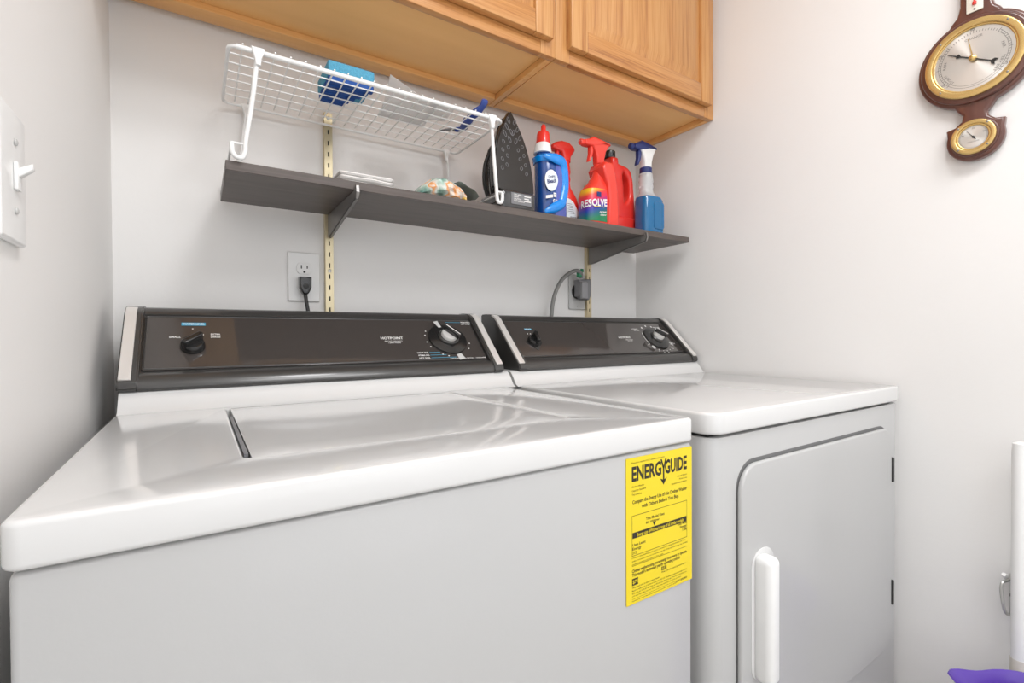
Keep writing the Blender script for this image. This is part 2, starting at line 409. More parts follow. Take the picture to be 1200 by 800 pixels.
text_geo(bm, 'HOTPOINT', .355, .105, .05, .0072, .02, 'C', tm2)
text_geo(bm, 'HEAVY DUTY · LARGE CAPACITY', .357, .098, .04, .003, .01, 'C', tm2)
text_geo(bm, '2 SPEED WASHER', .358, .0925, .028, .003, .01, 'C', tm2)
DX, DV = .487, .103
text_geo(bm, 'PERM PRESS', .555, .159, .026, .0038, .02, 'C', tm2)
text_geo(bm, 'KNIT CYCLE', .553, .153, .024, .0038, .02, 'C', tm2)
for s, v in (('LIGHT SOIL', .0605), ('NORMAL SOIL', .0525), ('HVY SOIL', .0445)): text_geo(bm, s, .414, v, .026, .004, .02, 'C', tm2)
text_geo(bm, 'PUSH TO START - PULL TO STOP', .474, .0412, .058, .0028, .02, 'L', tm2)
text_geo(bm, '3 CYCLE WASHER', .539, .0412, .026, .0028, .02, 'L', tm2)
for a in (150, 165, 188, 205, -15, -35, 240, 255):
    x, v = DX+.054*math.cos(math.radians(a)), DV+.054*math.sin(math.radians(a)); rectg(bm, x-.0015, x+.0015, v-.0012, v+.0012, tm2)
obj('control_lettering', bm, ink_w, con, smooth=False, label='small white printed lettering')
bm = B()
for x0_, x1_, v in ((.429, .455, .062), (.429, .468, .054), (.429, .490, .046), (.500, .540, .160)): rectg(bm, x0_, x1_, v, v+.0011, tm2)
obj('leader_line', bm, ink_b, con, smooth=False, label='blue printed lines')
def dial(parent, x, v, R_, r_, ang):
    T = slope_m(x, v, .003)
    sk = obj('timer_dial', lathe(B(), [(R_*.97, 0), (R_, .002), (R_*.98, .005), (R_*.7, .008), (R_*.5, .009)], T, 48), black_m, parent, label='round black timer skirt')
    obj('timer_ring', lathe(B(), [(r_*1.28, .006), (r_*1.28, .012), (r_*1.15, .014), (r_*.9, .014)], T, 36), cons_m, parent)
    obj('timer_knob', lathe(B(), [(r_, .010), (r_, .020), (r_*.93, .022), (r_*.2, .022)], T, 36), mat('pale_silver_plastic', (.66, .65, .63), .3, metal=.2), parent, label='pale silver timer knob')
    A = T @ Matrix.Rotation(ang, 4, 'Z')
    flat_shape('timer_half_disc', [[(r_*.9*math.cos(pi*k/16), r_*.9*math.sin(pi*k/16)) for k in range(17)]], A @ Matrix.Translation((0, 0, .0226)), .0012, 0, 1, cons_m, parent, label='dark half of the timer knob')
    flat_shape('timer_grip', [rrect(-r_*1.02, r_*1.25, -.0028, .0042, .0015, 3)], A @ Matrix.Translation((0, 0, .028)), .013, .0012, 1, black_m, parent, label='black grip bar')
    flat_shape('timer_stripe', [rrect(-r_*.95, r_*1.2, .0016, .0034, .0005, 2)], A @ Matrix.Translation((0, 0, .0348)), .0008, 0, 1, ink_w, parent, label='white stripe')
dial(con, DX, DV, .047, .019, math.radians(-52))
for (a0, a1) in ((100, 112), (278, 292)):
    T = slope_m(DX, DV, .0046)
    flat_shape('dial_sector', [[(r_*math.cos(math.radians(a)), r_*math.sin(math.radians(a))) for r_, a in ((.03 if a0 < 200 else .049, a0), (.057 if a0 < 200 else .066, a0), (.057 if a0 < 200 else .066, a1), (.03 if a0 < 200 else .049, a1))]], T @ Matrix.Translation((0, 0, .0055 if a0 < 200 else 0)), .0006, 0, 1, plate_g, con, label='white printed sector')
feet(W, -.105, .581)
# energy sticker, a part of the washer's front
SX0, SX1, SZ0, SZ1 = .449, .579, -.343, -.156
SW_, SH = SX1-SX0, SZ1-SZ0
FM = frame_mat((SX0, .4288, SZ0), (1, 0, 0), (0, 0, 1))
sticker = flat_shape('energy_label', [rrect(0, SW_, 0, SH, .001, 2)], FM, .0008, 0, 1, yellow_m, W, label='yellow and black energy rating sticker', smooth=False)
TM = frame_mat((SX0, .42825, SZ1), (1, 0, 0), (0, 0, 1))   # y downwards negative from the sticker top
def TY(t_): return -t_*SH
bm = B()
HX = .010
# heading: ENERG Y GUIDE in tall condensed bold capitals; the Y runs down into an arrow
text_geo(bm, 'ENERG', HX, TY(.158), .056, .0175, .035, 'L', TM)
text_geo(bm, 'GUIDE', SW_-.011, TY(.158), .046, .0175, .035, 'R', TM)
yx = .0705
for sgn in (-1, 1):
    quad(bm, [(yx-sgn*.0012, TY(.115)), (yx+sgn*.0015, TY(.115)), (yx+sgn*.0062, TY(.050)), (yx+sgn*.0034, TY(.050))][::1 if sgn > 0 else -1], TM)
rectg(bm, yx-.0014, yx+.0014, TY(.205), TY(.105), TM)
quad(bm, [(yx-.0068, TY(.186)), (yx, TY(.236)), (yx+.0068, TY(.186)), (yx, TY(.200))], TM)
obj('heading_lettering', bm, ink_k, sticker, smooth=False, label='black sticker heading')
bm = B()
text_geo(bm, 'Based on standard U.S. Government tests', HX, TY(.040), .062, .0022, 0, 'L', TM)
for i, s in enumerate(('Clothes Washer', 'Capacity: Standard', 'Top Loading')): text_geo(bm, s, HX, TY(.205+.026*i), None, .0024, 0, 'L', TM)
for i, s in enumerate(('General Electric', 'Model Series', 'Standard Models Washer')): text_geo(bm, s, SW_-.011, TY(.205+.024*i), None, .0022, 0, 'R', TM)
text_geo(bm, 'Compare the Energy Use of this Clothes Washer', SW_/2, TY(.315), SW_-.022, .0046, .02, 'C', TM)
text_geo(bm, 'with Others Before You Buy.', SW_/2, TY(.356), .074, .0046, .02, 'C', TM)
text_geo(bm, 'This Model Uses', .036, TY(.452), .036, .0036, .015, 'L', TM)
text_geo(bm, '801 kWh/year', .036, TY(.478), .026, .0030, .015, 'L', TM)
text_geo(bm, 'Uses Least', HX+.001, TY(.605), .024, .0034, .015, 'L', TM); text_geo(bm, 'Energy', HX+.001, TY(.632), .016, .0034, .015, 'L', TM); text_geo(bm, '312', HX+.001, TY(.659), None, .0034, .015, 'L', TM)
text_geo(bm, 'Uses Most', SW_-.012, TY(.565), .019, .0034, .015, 'R', TM); text_geo(bm, 'Energy', SW_-.012, TY(.590), .014, .0034, .015, 'R', TM); text_geo(bm, '1306', SW_-.012, TY(.615), None, .0034, .015, 'R', TM)
for i, s in enumerate(('kWh/year (kilowatt-hours per year) is a measure of energy (electricity) use. Your', 'utility company uses it to compute your bill. Only standard size, top loading', 'clothes washers are used in this scale.')):
    text_geo(bm, s, HX, TY(.690+.022*i), (.106, .110, .060)[i], .0019, 0, 'L', TM)
text_geo(bm, 'Clothes washers using more energy cost more to operate.', HX, TY(.785), SW_-.021, .0040, .02, 'L', TM)
text_geo(bm, "This model's estimated yearly operating cost is:", HX, TY(.812), .094, .0040, .02, 'L', TM)
text_geo(bm, 'When used with an electric water heater', HX, TY(.893), .052, .0022, 0, 'L', TM)
text_geo(bm, 'When used with a natural gas water heater', .066, TY(.865), .050, .0022, 0, 'L', TM)
for i, s in enumerate(('Based on eight loads of clothes a week and 1992 U.S. Government national average cost of', '8.25 cents per kWh for electricity and 58 cents per therm for gas. Your actual operating cost', 'will vary depending on your local utility rates and your use of the product.')):
    text_geo(bm, s, HX, TY(.913+.019*i), (.108, .108, .096)[i], .0019, 0, 'L', TM)
text_geo(bm, 'Important: Removal of this label before consumer purchase is a violation of law', HX, TY(.983), .086, .0015, 0, 'L', TM)
text_geo(bm, '(Part No. 175D2594P012)', SW_-.011, TY(.978), .024, .0022, .01, 'R', TM)
obj('label_lettering', bm, ink_k, sticker, smooth=False, label='small black print')
bm = B()
for (a, b_, c, d) in ((HX, SW_-.011, .395, .398), (HX, SW_-.011, .668, .671), (HX, SW_-.011, .738, .7405), (HX, SW_-.011, .965, .9665)): rectg(bm, a, b_, TY(d), TY(c), TM)
for x in (HX, SW_-.0115): rectg(bm, x, x+.0005, TY(.671), TY(.395), TM)
quad(bm, [(.052, TY(.508)), (.0555, TY(.478)), (.0485, TY(.478))], TM)
rectg(bm, HX+.001, SW_-.012, TY(.552), TY(.512), TM)
rectg(bm, HX, HX+.011, TY(.873), TY(.826), TM); rectg(bm, .066, .077, TY(.845), TY(.798+.0), TM) if False else rectg(bm, .066, .076, TY(.848), TY(.822), TM)
obj('label_rules', bm, ink_k, sticker, smooth=False, label='black rules and bar')
bm = B(); TM3 = frame_mat((SX0, .4280, SZ1), (1, 0, 0), (0, 0, 1))
text_geo(bm, 'Energy use (kWh/year) range of all similar models', SW_/2, TY(.544), .092, .0045, .015, 'C', TM3)
text_geo(bm, '$71', HX+.0055, TY(.860), .009, .0044, .02, 'C', TM3); text_geo(bm, '$33', .071, TY(.842), .008, .0032, .02, 'C', TM3)
obj('reversed_lettering', bm, yellow_m, sticker, smooth=False, label='yellow lettering on black')

# --- dryer
DX0, DX1 = .627, 1.320
D = thing('clothes_dryer', 'white clothes dryer at right with hinged front door and white pull', 'dryer', (.98, .75, -1.03))
HOLE = (.690, 1.254, -.678, -.196)
flat_shape('cabinet', [rrect(DX0+.002, DX1-.002, .4315, 1.09, [.028, .028, .006, .006], 10)], Matrix.Translation((0, 0, -.577)), .846, .001, 1, white_shaded, D)
boxo('seam_gasket', (DX0+.012, DX1-.012, .446, 1.08, -.1545, -.148), dark_gap, D, smooth=False)
flat_shape('door_gap_shade', [rrect(*HOLE, .045, 8)], frame_mat((0, .4312, 0), (1, 0, 0), (0, 0, 1)), .0012, 0, 1, mat('gap_shade_grey', (.16, .16, .16), .6), D)  # dark plate that paints the shaded gap round the door
top_deck(D, DX0, DX1, rc=.030); riser(D, .619, DX1)
door = flat_shape('door', [rrect(HOLE[0]+.0007, HOLE[1]-.0015, HOLE[2]+.0015, HOLE[3]-.0050, .043, 8)], frame_mat((0, .4265, 0), (1, 0, 0), (0, 0, 1)), .009, .004, 4, white_shaded, D)
bm = B(); ring = []
hp = [(-.348, .004), (-.352, -.012), (-.362, -.024), (-.378, -.030), (-.44, -.032), (-.505, -.030), (-.521, -.024), (-.531, -.012), (-.535, .004)]
bm = B(); box(bm, .722, .753, .394, .425, -.542, -.344, r=.011, seg=5)
obj('handle', bm, white_pl, door, label='raised white door pull')
flat_shape('handle_recess', [rrect(.715, .780, -.548, -.338, .03, 6)], frame_mat((0, .4216, 0), (1, 0, 0), (0, 0, 1)), .0016, .0006, 1, white_m, door)
for z0, z1 in ((-.321, -.268), (-.588, -.535)):
    boxo('hinge', (1.2545, 1.2610, .4205, .4316, z0, z1), dark_gap, D, r=.001, seg=1, label='grey steel door hinge')
con2 = console(D, .640, 1.318, 'dryer')
T = slope_m(.729, .090, .003)
flat_shape('knob_plate', [[(-.026, 0), (0, -.030), (.026, 0), (0, .026)]], T, .003, .0006, 1, black_m, con2, label='black diamond knob plate')
grip_knob(con2, .729, .092, .018, math.radians(80))
DX2, DV2 = 1.205, .098
bm = B()
rectg(bm, .722, .745, .135, .141, tm); obj('control_marking', bm, ink_b, con2, smooth=False, label='blue printed strip')
bm = B()
text_geo(bm, 'HEAT', .733, .136, .019, .004, .01, 'C', tm2)
for x in (.722, .731): rectg(bm, x, x+.003, .1195, .1220, tm2)
text_geo(bm, 'HOTPOINT', 1.070, .1005, .05, .0072, .02, 'C', tm2)
text_geo(bm, 'HEAVY DUTY', 1.083, .093, .03, .003, .01, 'C', tm2); text_geo(bm, 'DRYER', 1.083, .0885, .02, .003, .01, 'C', tm2)
text_geo(bm, 'AUTOMATIC', 1.140, .139, .03, .0036, .02, 'C', tm2); text_geo(bm, 'REGULAR', 1.145, .133, .024, .0036, .02, 'C', tm2)
text_geo(bm, 'PERM PRESS', 1.245, .146, .03, .0034, .02, 'C', tm2)
text_geo(bm, 'TIMED DRY', 1.259, .079, .026, .0034, .02, 'C', tm2); text_geo(bm, 'MINUTES', 1.263, .073, .02, .0034, .02, 'C', tm2)
for i, a in enumerate(range(205, 345, 18)):
    for rr in (.054, .061):
        x, v = DX2+rr*math.cos(math.radians(a)), DV2+rr*math.sin(math.radians(a)); rectg(bm, x-.0017, x+.0017, v-.0014, v+.0014, tm2)
for a in (95, 120, 70): 
    x, v = DX2+.056*math.cos(math.radians(a)), DV2+.056*math.sin(math.radians(a)); rectg(bm, x-.0022, x+.0022, v-.003, v+.003, tm2)
obj('control_lettering', bm, ink_w, con2, smooth=False, label='small white printed lettering')
dial(con2, DX2, DV2, .045, .018, math.radians(-42))
for a0, a1, r0, r1 in ((150, 200, .049, .052), (215, 228, .050, .062), (45, 62, .036, .046), (25, 48, .05, .066)):
    n_ = 8; ang = [math.radians(a0+(a1-a0)*k/n_) for k in range(n_+1)]
    flat_shape('dial_sector', [[(r0*math.cos(a), r0*math.sin(a)) for a in ang]+[(r1*math.cos(a), r1*math.sin(a)) for a in reversed(ang)]], slope_m(DX2, DV2, .0046 if r1 > .047 else .0118), .0006, 0, 1, plate_g, con2, label='white printed sector')
feet(D, DX0, DX1)

# ---------------------------------------------------------------- wall cabinets
def raised_door(parent, x0, x1, z0, z1):
    y0, y1 = .885, .9045
    st = .052
    door_ = obj('door', box(B(), x0, x0+st, y0, y1, z0, z1, r=.003), oak_v, parent)
    obj('door_stile', box(B(), x1-st, x1, y0, y1, z0, z1, r=.003), oak_v, door_)
    obj('door_rail', box(B(), x0+st, x1-st, y0+.0004, y1, z0, z0+st, r=.003), oak_h, door_)
    obj('door_rail', box(B(), x0+st, x1-st, y0+.0004, y1, z1-st, z1, r=.003), oak_h, door_)
    a0, a1, b0, b1 = x0+st-.003, x1-st+.003, z0+st-.003, z1-st+.003
    def rg(d, y): return [Vector((a0+d, y, b0+d)), Vector((a1-d, y, b0+d)), Vector((a1-d, y, b1-d)), Vector((a0+d, y, b1-d))]
    bm = loft(B(), [rg(0, y1-.001), rg(0, y0+.010), rg(.006, y0+.010), rg(.030, y0+.003), rg(.032, y0+.0015)])
    obj('raised_panel', bm, oak_v, door_)
    return door_
def wall_cabinet(name, label, x0, x1, doors):
    c = thing(name, label, 'cabinet', ((x0+x1)/2, 1.06, .657), 'honey oak wall cabinets')
    zb, zt, yf, yk = .657, 1.40, .905, 1.196
    for a, b_ in ((x0, x0+.016), (x1-.016, x1)):
        first = a == x0 and x0 > 0
        obj('side_panel', box(B(), a, b_, yf+.0185, 1.219, zb+.016, zt), oak_v, c)
        obj('skirt_rail', box(B(), a, a+.004 if first else b_, yf+.0185, yk, zb, zb+.016, r=.001), oak_rail, c)
    obj('bottom_panel', box(B(), x0+.0165, x1-.0165, yf+.0185, 1.219, zb+.0155, zb+.028), oak_under, c)
    obj('skirt_rail', box(B(), x0+(.0045 if x0 > 0 else .0165), x1-.0165, yk-.044, yk, zb+.001, zb+.0155, r=.0012), oak_rail, c)
    obj('back_panel', box(B(), x0+.0165, x1-.0165, 1.207, 1.2195, zb+.0285, zt), oak_v, c)
    obj('face_frame_stile', box(B(), x0-(.001 if x0 > 0 else 0), x0+.042, yf, yf+.018, zb, zt, r=.0015), oak_v, c)
    obj('face_frame_stile', box(B(), x1-.042, x1+(.001 if x1 < 1 else 0), yf, yf+.018, zb, zt, r=.0015), oak_v, c)
    obj('face_frame_rail', box(B(), x0+.042, x1-.042, yf+.0003, yf+.018, zb, zb+.042, r=.0015), oak_h, c)
    obj('face_frame_rail', box(B(), x0+.042, x1-.042, yf+.0003, yf+.018, zt-.042, zt, r=.0015), oak_h, c)
    for a, b_ in doors: raised_door(c, a, b_, .687, 1.38)
    return c
wall_cabinet('wall_cabinet', 'honey oak wall cabinet at left, above the wire rack', XL+.001, .7158, ((-.112, .282), (.302, .698)))
wall_cabinet('wall_cabinet', 'honey oak wall cabinet at right, against the right wall above the cleaning bottles', .7182, XR-.001, ((.750, 1.298),))

# ---------------------------------------------------------------- shelving
tag(boxo('wall_shelf', (.042, 1.300, .970, 1.2035, .291, .308), shelf_m, base=(.67, 1.09, .291), r=.0008, seg=1), 'long dark brown laminate shelf board carrying the rack and cleaning bottles', 'shelf')
def standard(x, label, topz):
    t = thing('shelf_standard', label, 'shelf standard', (x, 1.219, -.4), 'brass slotted shelf standards')
    z0, z1 = -.4, topz
    holes = []; z = z1-.045
    while z > z0+.03:
        holes.append(rrect(-.0016, .0016, z-.0055, z+.0055, .0003, 1)); z -= .0265
    flat_shape('slotted_face', [rrect(-.009, .009, z0, z1, .0005, 1)]+holes, frame_mat((x, 1.206, 0), (1, 0, 0), (0, 0, 1)), .0014, 0, 1, brass_m, t, smooth=False)
    for s in (-1, 1): boxo('side_flange', (x+s*.0085-.0008, x+s*.0085+.0008, 1.206, 1.2195, z0, z1), brass_m, t, smooth=False)
    boxo('channel_back', (x-.007, x+.007, 1.2175, 1.2195, z0, z1), dark_gap, t, smooth=False)
    for z in (z1-.012, .158 if x < .5 else .16):
        obj('screw', lathe(B(), [(.0042, 0), (.0042, .001), (.002, .0022)], frame_mat((x, 1.2053, z), (1, 0, 0), (0, 0, 1)), 14), steel_m, t)
    return t
standard(.2645, 'left brass slotted standard, above the outlet with the black plug', .534)
standard(1.093, 'right brass slotted standard, beside the outlet with the grey plug', .50)
def bracket(x, label):
    t = thing('shelf_bracket', label, 'bracket', (x, 1.204, .24), 'grey steel shelf brackets')
    pr = [(1.2045, .236), (1.2045, .2895), (.966, .2895), (.966, .298), (.9625, .3), (.959, .297), (.956, .284), (.962, .272), (1.188, .236)]
    for s in (-1, 1):
        bm = extrude_x(B(), pr, x+s*.0028-.0007, x+s*.0028+.0007); obj('bracket_cheek', bm, bracket_m, t, smooth=False)
    bm = B(); e = [(1.188, .236), (.962, .272), (.956, .284), (.959, .297)]
    tp = [(y+.0016, z+.0016) for y, z in e]
    extrude_x(bm, e+tp[::-1], x-.0035, x+.0035); obj('bracket_web', bm, steel_m if False else bracket_m, t, smooth=False)
    return t
bracket(.2645, 'grey steel bracket under the shelf at left, on the standard beside the outlet')
bracket(1.093, 'grey steel bracket under the shelf at right, below the blue spray bottle')

# ---------------------------------------------------------------- wire rack on the shelf
RX0, RX1, RY0, RY1, RZ = .048, .603, .960, 1.200, .503
R_ = thing('wire_rack', 'white vinyl-coated wire rack standing on the dark shelf', 'rack', (.33, 1.08, .308))
fr = [(x, y, RZ) for x, y in rrect(RX0, RX1, RY0, RY1, .014, 5)]
obj('rack_frame', tube(B(), fr, .0032, 8, closed=True), white_wire, R_)
obj('front_bar', tube(B(), [(RX0+.012, RY0, RZ), (RX1-.012, RY0, RZ)], .0045, 10), white_wire, R_)
n_l, n_c = 6, 21
for i in range(n_l):
    y = RY0+(RY1-RY0)*(i+1)/(n_l+1)
    obj('long_wire', tube(B(), [(RX0+.001, y, RZ+.0035), (RX1-.001, y, RZ+.0035)], .0015, 6), white_wire, R_)
for i in range(n_c):
    x = RX0+.022+(RX1-RX0-.044)*i/(n_c-1)
    obj('cross_wire', tube(B(), [(x, RY0-.002, RZ+.0065), (x, RY1, RZ+.0065)], .0015, 6), white_wire, R_)
for (xt, xb, s) in ((.093, .073, -1), (.572, .585, 1)):
    for y in (RY0+.002, RY1-.002):
        thick = .0042 if y < 1.1 else .003
        d = 1 if y < 1.1 else -1
        pts = [(xt, y, RZ-.002), (xt+(xb-xt)*.45, y, .42), (xb+.0, y, .345), (xb-.001, y, .326), (xb-.005, y, .3145), (xb-.010, y, .3125), (xb-.017, y, .3145), (xb-.021, y, .322), (xb-.022, y, .337)]
        if s > 0: pts = [(xt, y, RZ-.002), (xt+(xb-xt)*.45, y, .42), (xb, y, .345), (xb+.001, y, .326), (xb+.004, y, .3145), (xb+.009, y, .3125), (xb+.014, y, .3145), (xb+.016, y, .322), (xb+.016, y, .335)]
        obj('leg', tube(B(), smooth_path(pts, 4), thick, 10), white_wire, R_)
        # flared plastic clip where the leg meets the rim
        yc = y
        flat_shape('clip', [[(-.011, .005), (.011, .005), (.0095, -.002), (.0055, -.014), (.0045, -.026), (-.0045, -.026), (-.0055, -.014), (-.0095, -.002)]], frame_mat((xt, yc-.0035*d, RZ+.001), (1, 0, 0), (0, 0, 1)), .010, .002, 2, white_pl, R_)
    e = xb-.022 if s < 0 else xb+.016
    obj('base_rail', tube(B(), [(e, RY0+.002, .337), (e, RY1-.002, .337)], .0022, 8), white_wire, R_)
    obj('base_hook', tube(B(), [(e, RY0+.002, .337), (xb, RY0+.002, .337)], .0022, 8), white_wire, R_)

# ---------------------------------------------------------------- things on the rack
RT = RZ+.0082
t = thing('scrub_sponge', 'bright blue grooved sponge block lying on the wire rack', 'sponge', (.265, 1.035, RT))
obj('sponge_top', box(B(), .222, .316, 1.008, 1.110, RT+.014, RT+.044, r=.004), sponge_l, t, label='light blue speckled foam')
for i in range(6):
    y = 1.008+i*.0170
    obj('ridge', box(B(), .224, .314-.008*i, y, y+.0145, RT+.0004, RT+.016, r=.002, seg=1), sponge_d, t, label='dark blue ridge')
def sheet(name, cs, m, base, lift=None, n=8, th=.0006):
    bm = B(); rows = []
    A, B_, C_, D_ = [Vector(c) for c in cs]
    for j in range(n+1):
        row = []
        for i in range(n+1):
            a, b_ = i/n, j/n
            p = A*(1-a)*(1-b_)+B_*a*(1-b_)+C_*a*b_+D_*(1-a)*b_
            if lift: p.z += lift(a, b_)
            row.append(bm.verts.new(p))
        rows.append(row)
    for j in range(n):
        for i in range(n): bm.faces.new((rows[j][i], rows[j][i+1], rows[j+1][i+1], rows[j+1][i]))
    g = bmesh.ops.extrude_face_region(bm, geom=list(bm.faces))
    for v in g['geom']:
        if isinstance(v, bmesh.types.BMVert): v.co.z += th
    return obj(name, bm, m, base=base)
z_ = RT+.0003
tag(sheet('paper_sheet', [(.338, .975, z_), (.448, .980, z_), (.466, 1.105, z_), (.352, 1.110, z_)], paper_m, (.4, 1.04, z_), lambda a, b_: .030*max(0, 1-a*1.4-b_*2.2)), 'larger white paper sheet with a lifted corner, beside the sponge on the wire rack', 'paper')
tag(sheet('paper_sheet', [(.440, .985, z_+.0025), (.490, .972, z_+.0025), (.500, 1.06, z_+.0025), (.452, 1.07, z_+.0025)], paper_m, (.47, 1.02, z_), lambda a, b_: .0008*math.sin(a*3)), 'smaller white paper slip on the wire rack, nearer the blue-handled tool', 'paper')
t = thing('hand_tool', 'hooked hand tool with blue grip and dark tip lying on the wire rack', 'tool', (.54, 1.04, RT))
pts = smooth_path([(.556, .962, RT+.030), (.556, .975, RT+.020), (.548, 1.0, RT+.009), (.548, 1.03, RT+.007), (.553, 1.055, RT+.006), (.556, 1.075, RT+.006), (.546, 1.092, RT+.006)], 5)
n_ = len(pts)
obj('grip', tube(B(), pts, [.0065+.004*math.sin(pi*min(1, max(0, k/(n_-1)*1.0)))+.001*math.sin(k*.9) for k in range(n_)], 10, flat=.7), blueh_m, t, label='blue rubber grip')
pts = smooth_path([(.546, 1.092, RT+.006), (.535, 1.096, RT+.006), (.522, 1.105, RT+.005), (.511, 1.118, RT+.004)], 5)
obj('jaw', tube(B(), pts, [.0072-.0045*k/15 for k in range(16)], 10, flat=.6), grey_pl, t, label='dark grey metal tip')

# ---------------------------------------------------------------- things on the shelf
ST = .3082
def folded_cloth(z0, z1, x0, x1, y0, y1, label, seed):
    t = obj('folded_cloth', None_fold(x0, x1, y0, y1, z0, z1, seed), cloth_m, base=((x0+x1)/2, (y0+y1)/2, z0))
    return tag(t, label, 'cloth', 'folded white cloths on the shelf')
def None_fold(x0, x1, y0, y1, z0, z1, seed):
    """stacked soft folds that meet in a round fold at the front"""
    bm = B(); n = 2; h = (z1-z0)/n
    for k in range(n):
        rings = []
        N = 16
        for i in range(N+1):
            x = x0+(x1-x0)*i/N; ring = []
            wob = .0022*noise.noise(Vector((x*30, seed, k)))
            e = min(1, min(i, N-i)/1.5+.35)
            for a in range(14):
                an = 2*pi*a/14; c, s = math.cos(an), math.sin(an)
                hy = (y1-y0)/2-.004*k; 
                yy = (y0+y1)/2+hy*math.copysign(abs(c)**.3, c)+wob*2
                zz = z0+h*(k+.5)+h*.5*e*math.copysign(abs(s)**.6, s)+(wob if k == n-1 and s > 0 else 0)
                ring.append(Vector((x, yy, zz)))
            rings.append(ring)
        loft(bm, rings)
    return bm
folded_cloth(ST, .328, .244, .366, 1.02, 1.17, 'lower folded white cloth in the pair on the shelf beside the left standard', 3)
folded_cloth(.3285, .3475, .247, .363, 1.025, 1.165, 'upper folded white cloth in the pair on the shelf beside the left standard', 9)

# crumpled printed packet
t = thing('snack_packet', 'crumpled pale green and orange plastic packet lying on the shelf', 'packet', (.47, 1.03, ST))
bm = B(); rings = []
for i in range(25):
    a = i/24; x = .412+.118*a
    hh = .006+.046*math.sin(pi*min(1, a))**.5 if i < 24 else .02
    if a > .8: hh = max(hh, .044*(1-(a-.8)*1.9))
    ring = []
    for k in range(22):
        an = 2*pi*k/22; c, s = math.cos(an), math.sin(an)
        cr_ = 1+.22*noise.noise(Vector((x*45, c*2.2, s*2.2)))
        ring.append(Vector((x, 1.035+.050*math.copysign(abs(c)**.7, c)*(.35+.65*math.sin(pi*max(.05, min(.95, a)))**.5)*cr_, ST+.0008+max(0, hh*(.5+.5*s*cr_)))))
    rings.append(ring)
loft(bm, rings); obj('packet_body', bm, packet_m, t, smooth=False)
bm = B(); rows = []
for i in range(9):
    a = i/8
    rows.append([bm.verts.new((.498+.062*a, 1.0+.075*b_/4, ST+.044+.006*math.sin(a*3)-.024*a*a+.003*math.sin(b_*2+a*9))) for b_ in range(5)])
for i in range(8):
    for b_ in range(4): bm.faces.new((rows[i][b_], rows[i+1][b_], rows[i+1][b_+1], rows[i][b_+1]))
g = bmesh.ops.extrude_face_region(bm, geom=list(bm.faces))
for v in g['geom']:
    if isinstance(v, bmesh.types.BMVert): v.co.z += .0006
obj('packet_flap', bm, mat('clear_grey_film', (.35, .40, .37), .2, trans=.3), t, label='grey-green sealed flap')

# steam iron standing on its heel, soleplate to the front
t = thing('steam_iron', 'black steam iron standing on its heel, perforated soleplate facing out', 'iron', (.668, 1.07, ST))
IM = frame_mat((.665, 1.008, ST+.056), (1, .10, 0), (0, .10, 1))     # local x across, local y up towards the tip, local z towards the camera
def iron_outline(s, w_=.061, L=.201, n=22):
    pts = []
    for i in range(n+1):
        a = i/n; yv = a*L
        ww = w_*math.cos(a*pi/2*.995)**.62 if a > .0 else w_
        ww = w_*(1-a**2.4)
        pts.append((max(ww, .0006)*s, yv))
    R1 = pts; L1 = [(-x, y) for x, y in pts[::-1]]
    # rounded heel
    lo = [(-w_*s*math.cos(b_)*.999, -.012*math.sin(b_)) for b_ in [pi*k/8 for k in range(1, 8)]]
    return R1+L1+lo
flat_shape('soleplate', [iron_outline(1)], IM @ Matrix.Translation((0, 0, .003)), .006, .0015, 2, iron_m, t, label='dark perforated soleplate')
flat_shape('sole_rim', [iron_outline(1.0, .0635, .205)], IM @ Matrix.Translation((0, 0, -.0075)), .013, .003, 2, black_m, t)
vents = []
for i, (yy, spread) in enumerate([(.176, .010), (.158, .017), (.138, .024), (.116, .030), (.094, .034), (.070, .037), (.047, .039)]):
    for s in (-1, 1):
        for off in ((0, 0), (-.014, -.012)) if 0 < i < 6 else ((0, 0),):
            px, py = s*(spread+off[0]*1.0), yy+off[1]
            bm = B(); A = IM @ Matrix.Translation((px, py, .0063)) @ Matrix.Rotation(math.radians(-25*s), 4, 'Z')
            rr = .0048; tube(bm, [A @ Vector((rr*.75*math.cos(a_), rr*(1.7 if i < 3 else 1)*math.sin(a_), 0)) for a_ in [2*pi*k/12 for k in range(12)]], .0007, 5, closed=True)
            obj('steam_vent', bm, grey_pl, t)
# body: lofted back from the soleplate
rings = []
for d, sc, yl, y0_ in ((0, 1.0, .195, 0), (-.018, .98, .185, -.004), (-.035, .86, .16, -.012), (-.052, .62, .13, -.022), (-.062, .42, .10, -.025)):
    ring = []
    for k in range(32):
        a = 2*pi*k/32; yy = y0_+yl/2+yl/2*math.sin(a)
        f_ = max(0, (yy-y0_)/yl)
        ring.append(IM @ Vector((.055*sc*math.cos(a)*(1-.35*f_), yy, d-.014)))
    rings.append(ring)
obj('body', loft(B(), rings), black_m, t)
pts = smooth_path([IM @ Vector(p) for p in ((0, .135, -.05), (0, .130, -.078), (0, .09, -.094), (0, .03, -.094), (0, -.02, -.086), (0, -.035, -.06))], 5)
obj('handle', tube(B(), pts, .015, 12, flat=.8), black_m, t)
bm = B(); box(bm, .618, .722, .992, 1.10, ST, ST+.052, r=.010, seg=3); obj('heel', bm, mat('smoke_grey_plastic', (.035, .035, .037), .12, coat=.6), t, label='glossy grey heel with rating plate')
bm = B(); box(bm, .645, .705, .9905, .9922, ST+.016, ST+.044); obj('rating_plate', bm, grey_pl, t)
bm = B(); tmI = frame_mat((.65, .9900, ST+.020), (1, 0, 0), (0, 0, 1))
for k in range(4): text_geo(bm, ('120V~60Hz', '1200W', 'CAUTION', 'HOT SURFACE')[k], .002, .018-.0052*k, None, .0034, .02, 'L', tmI)
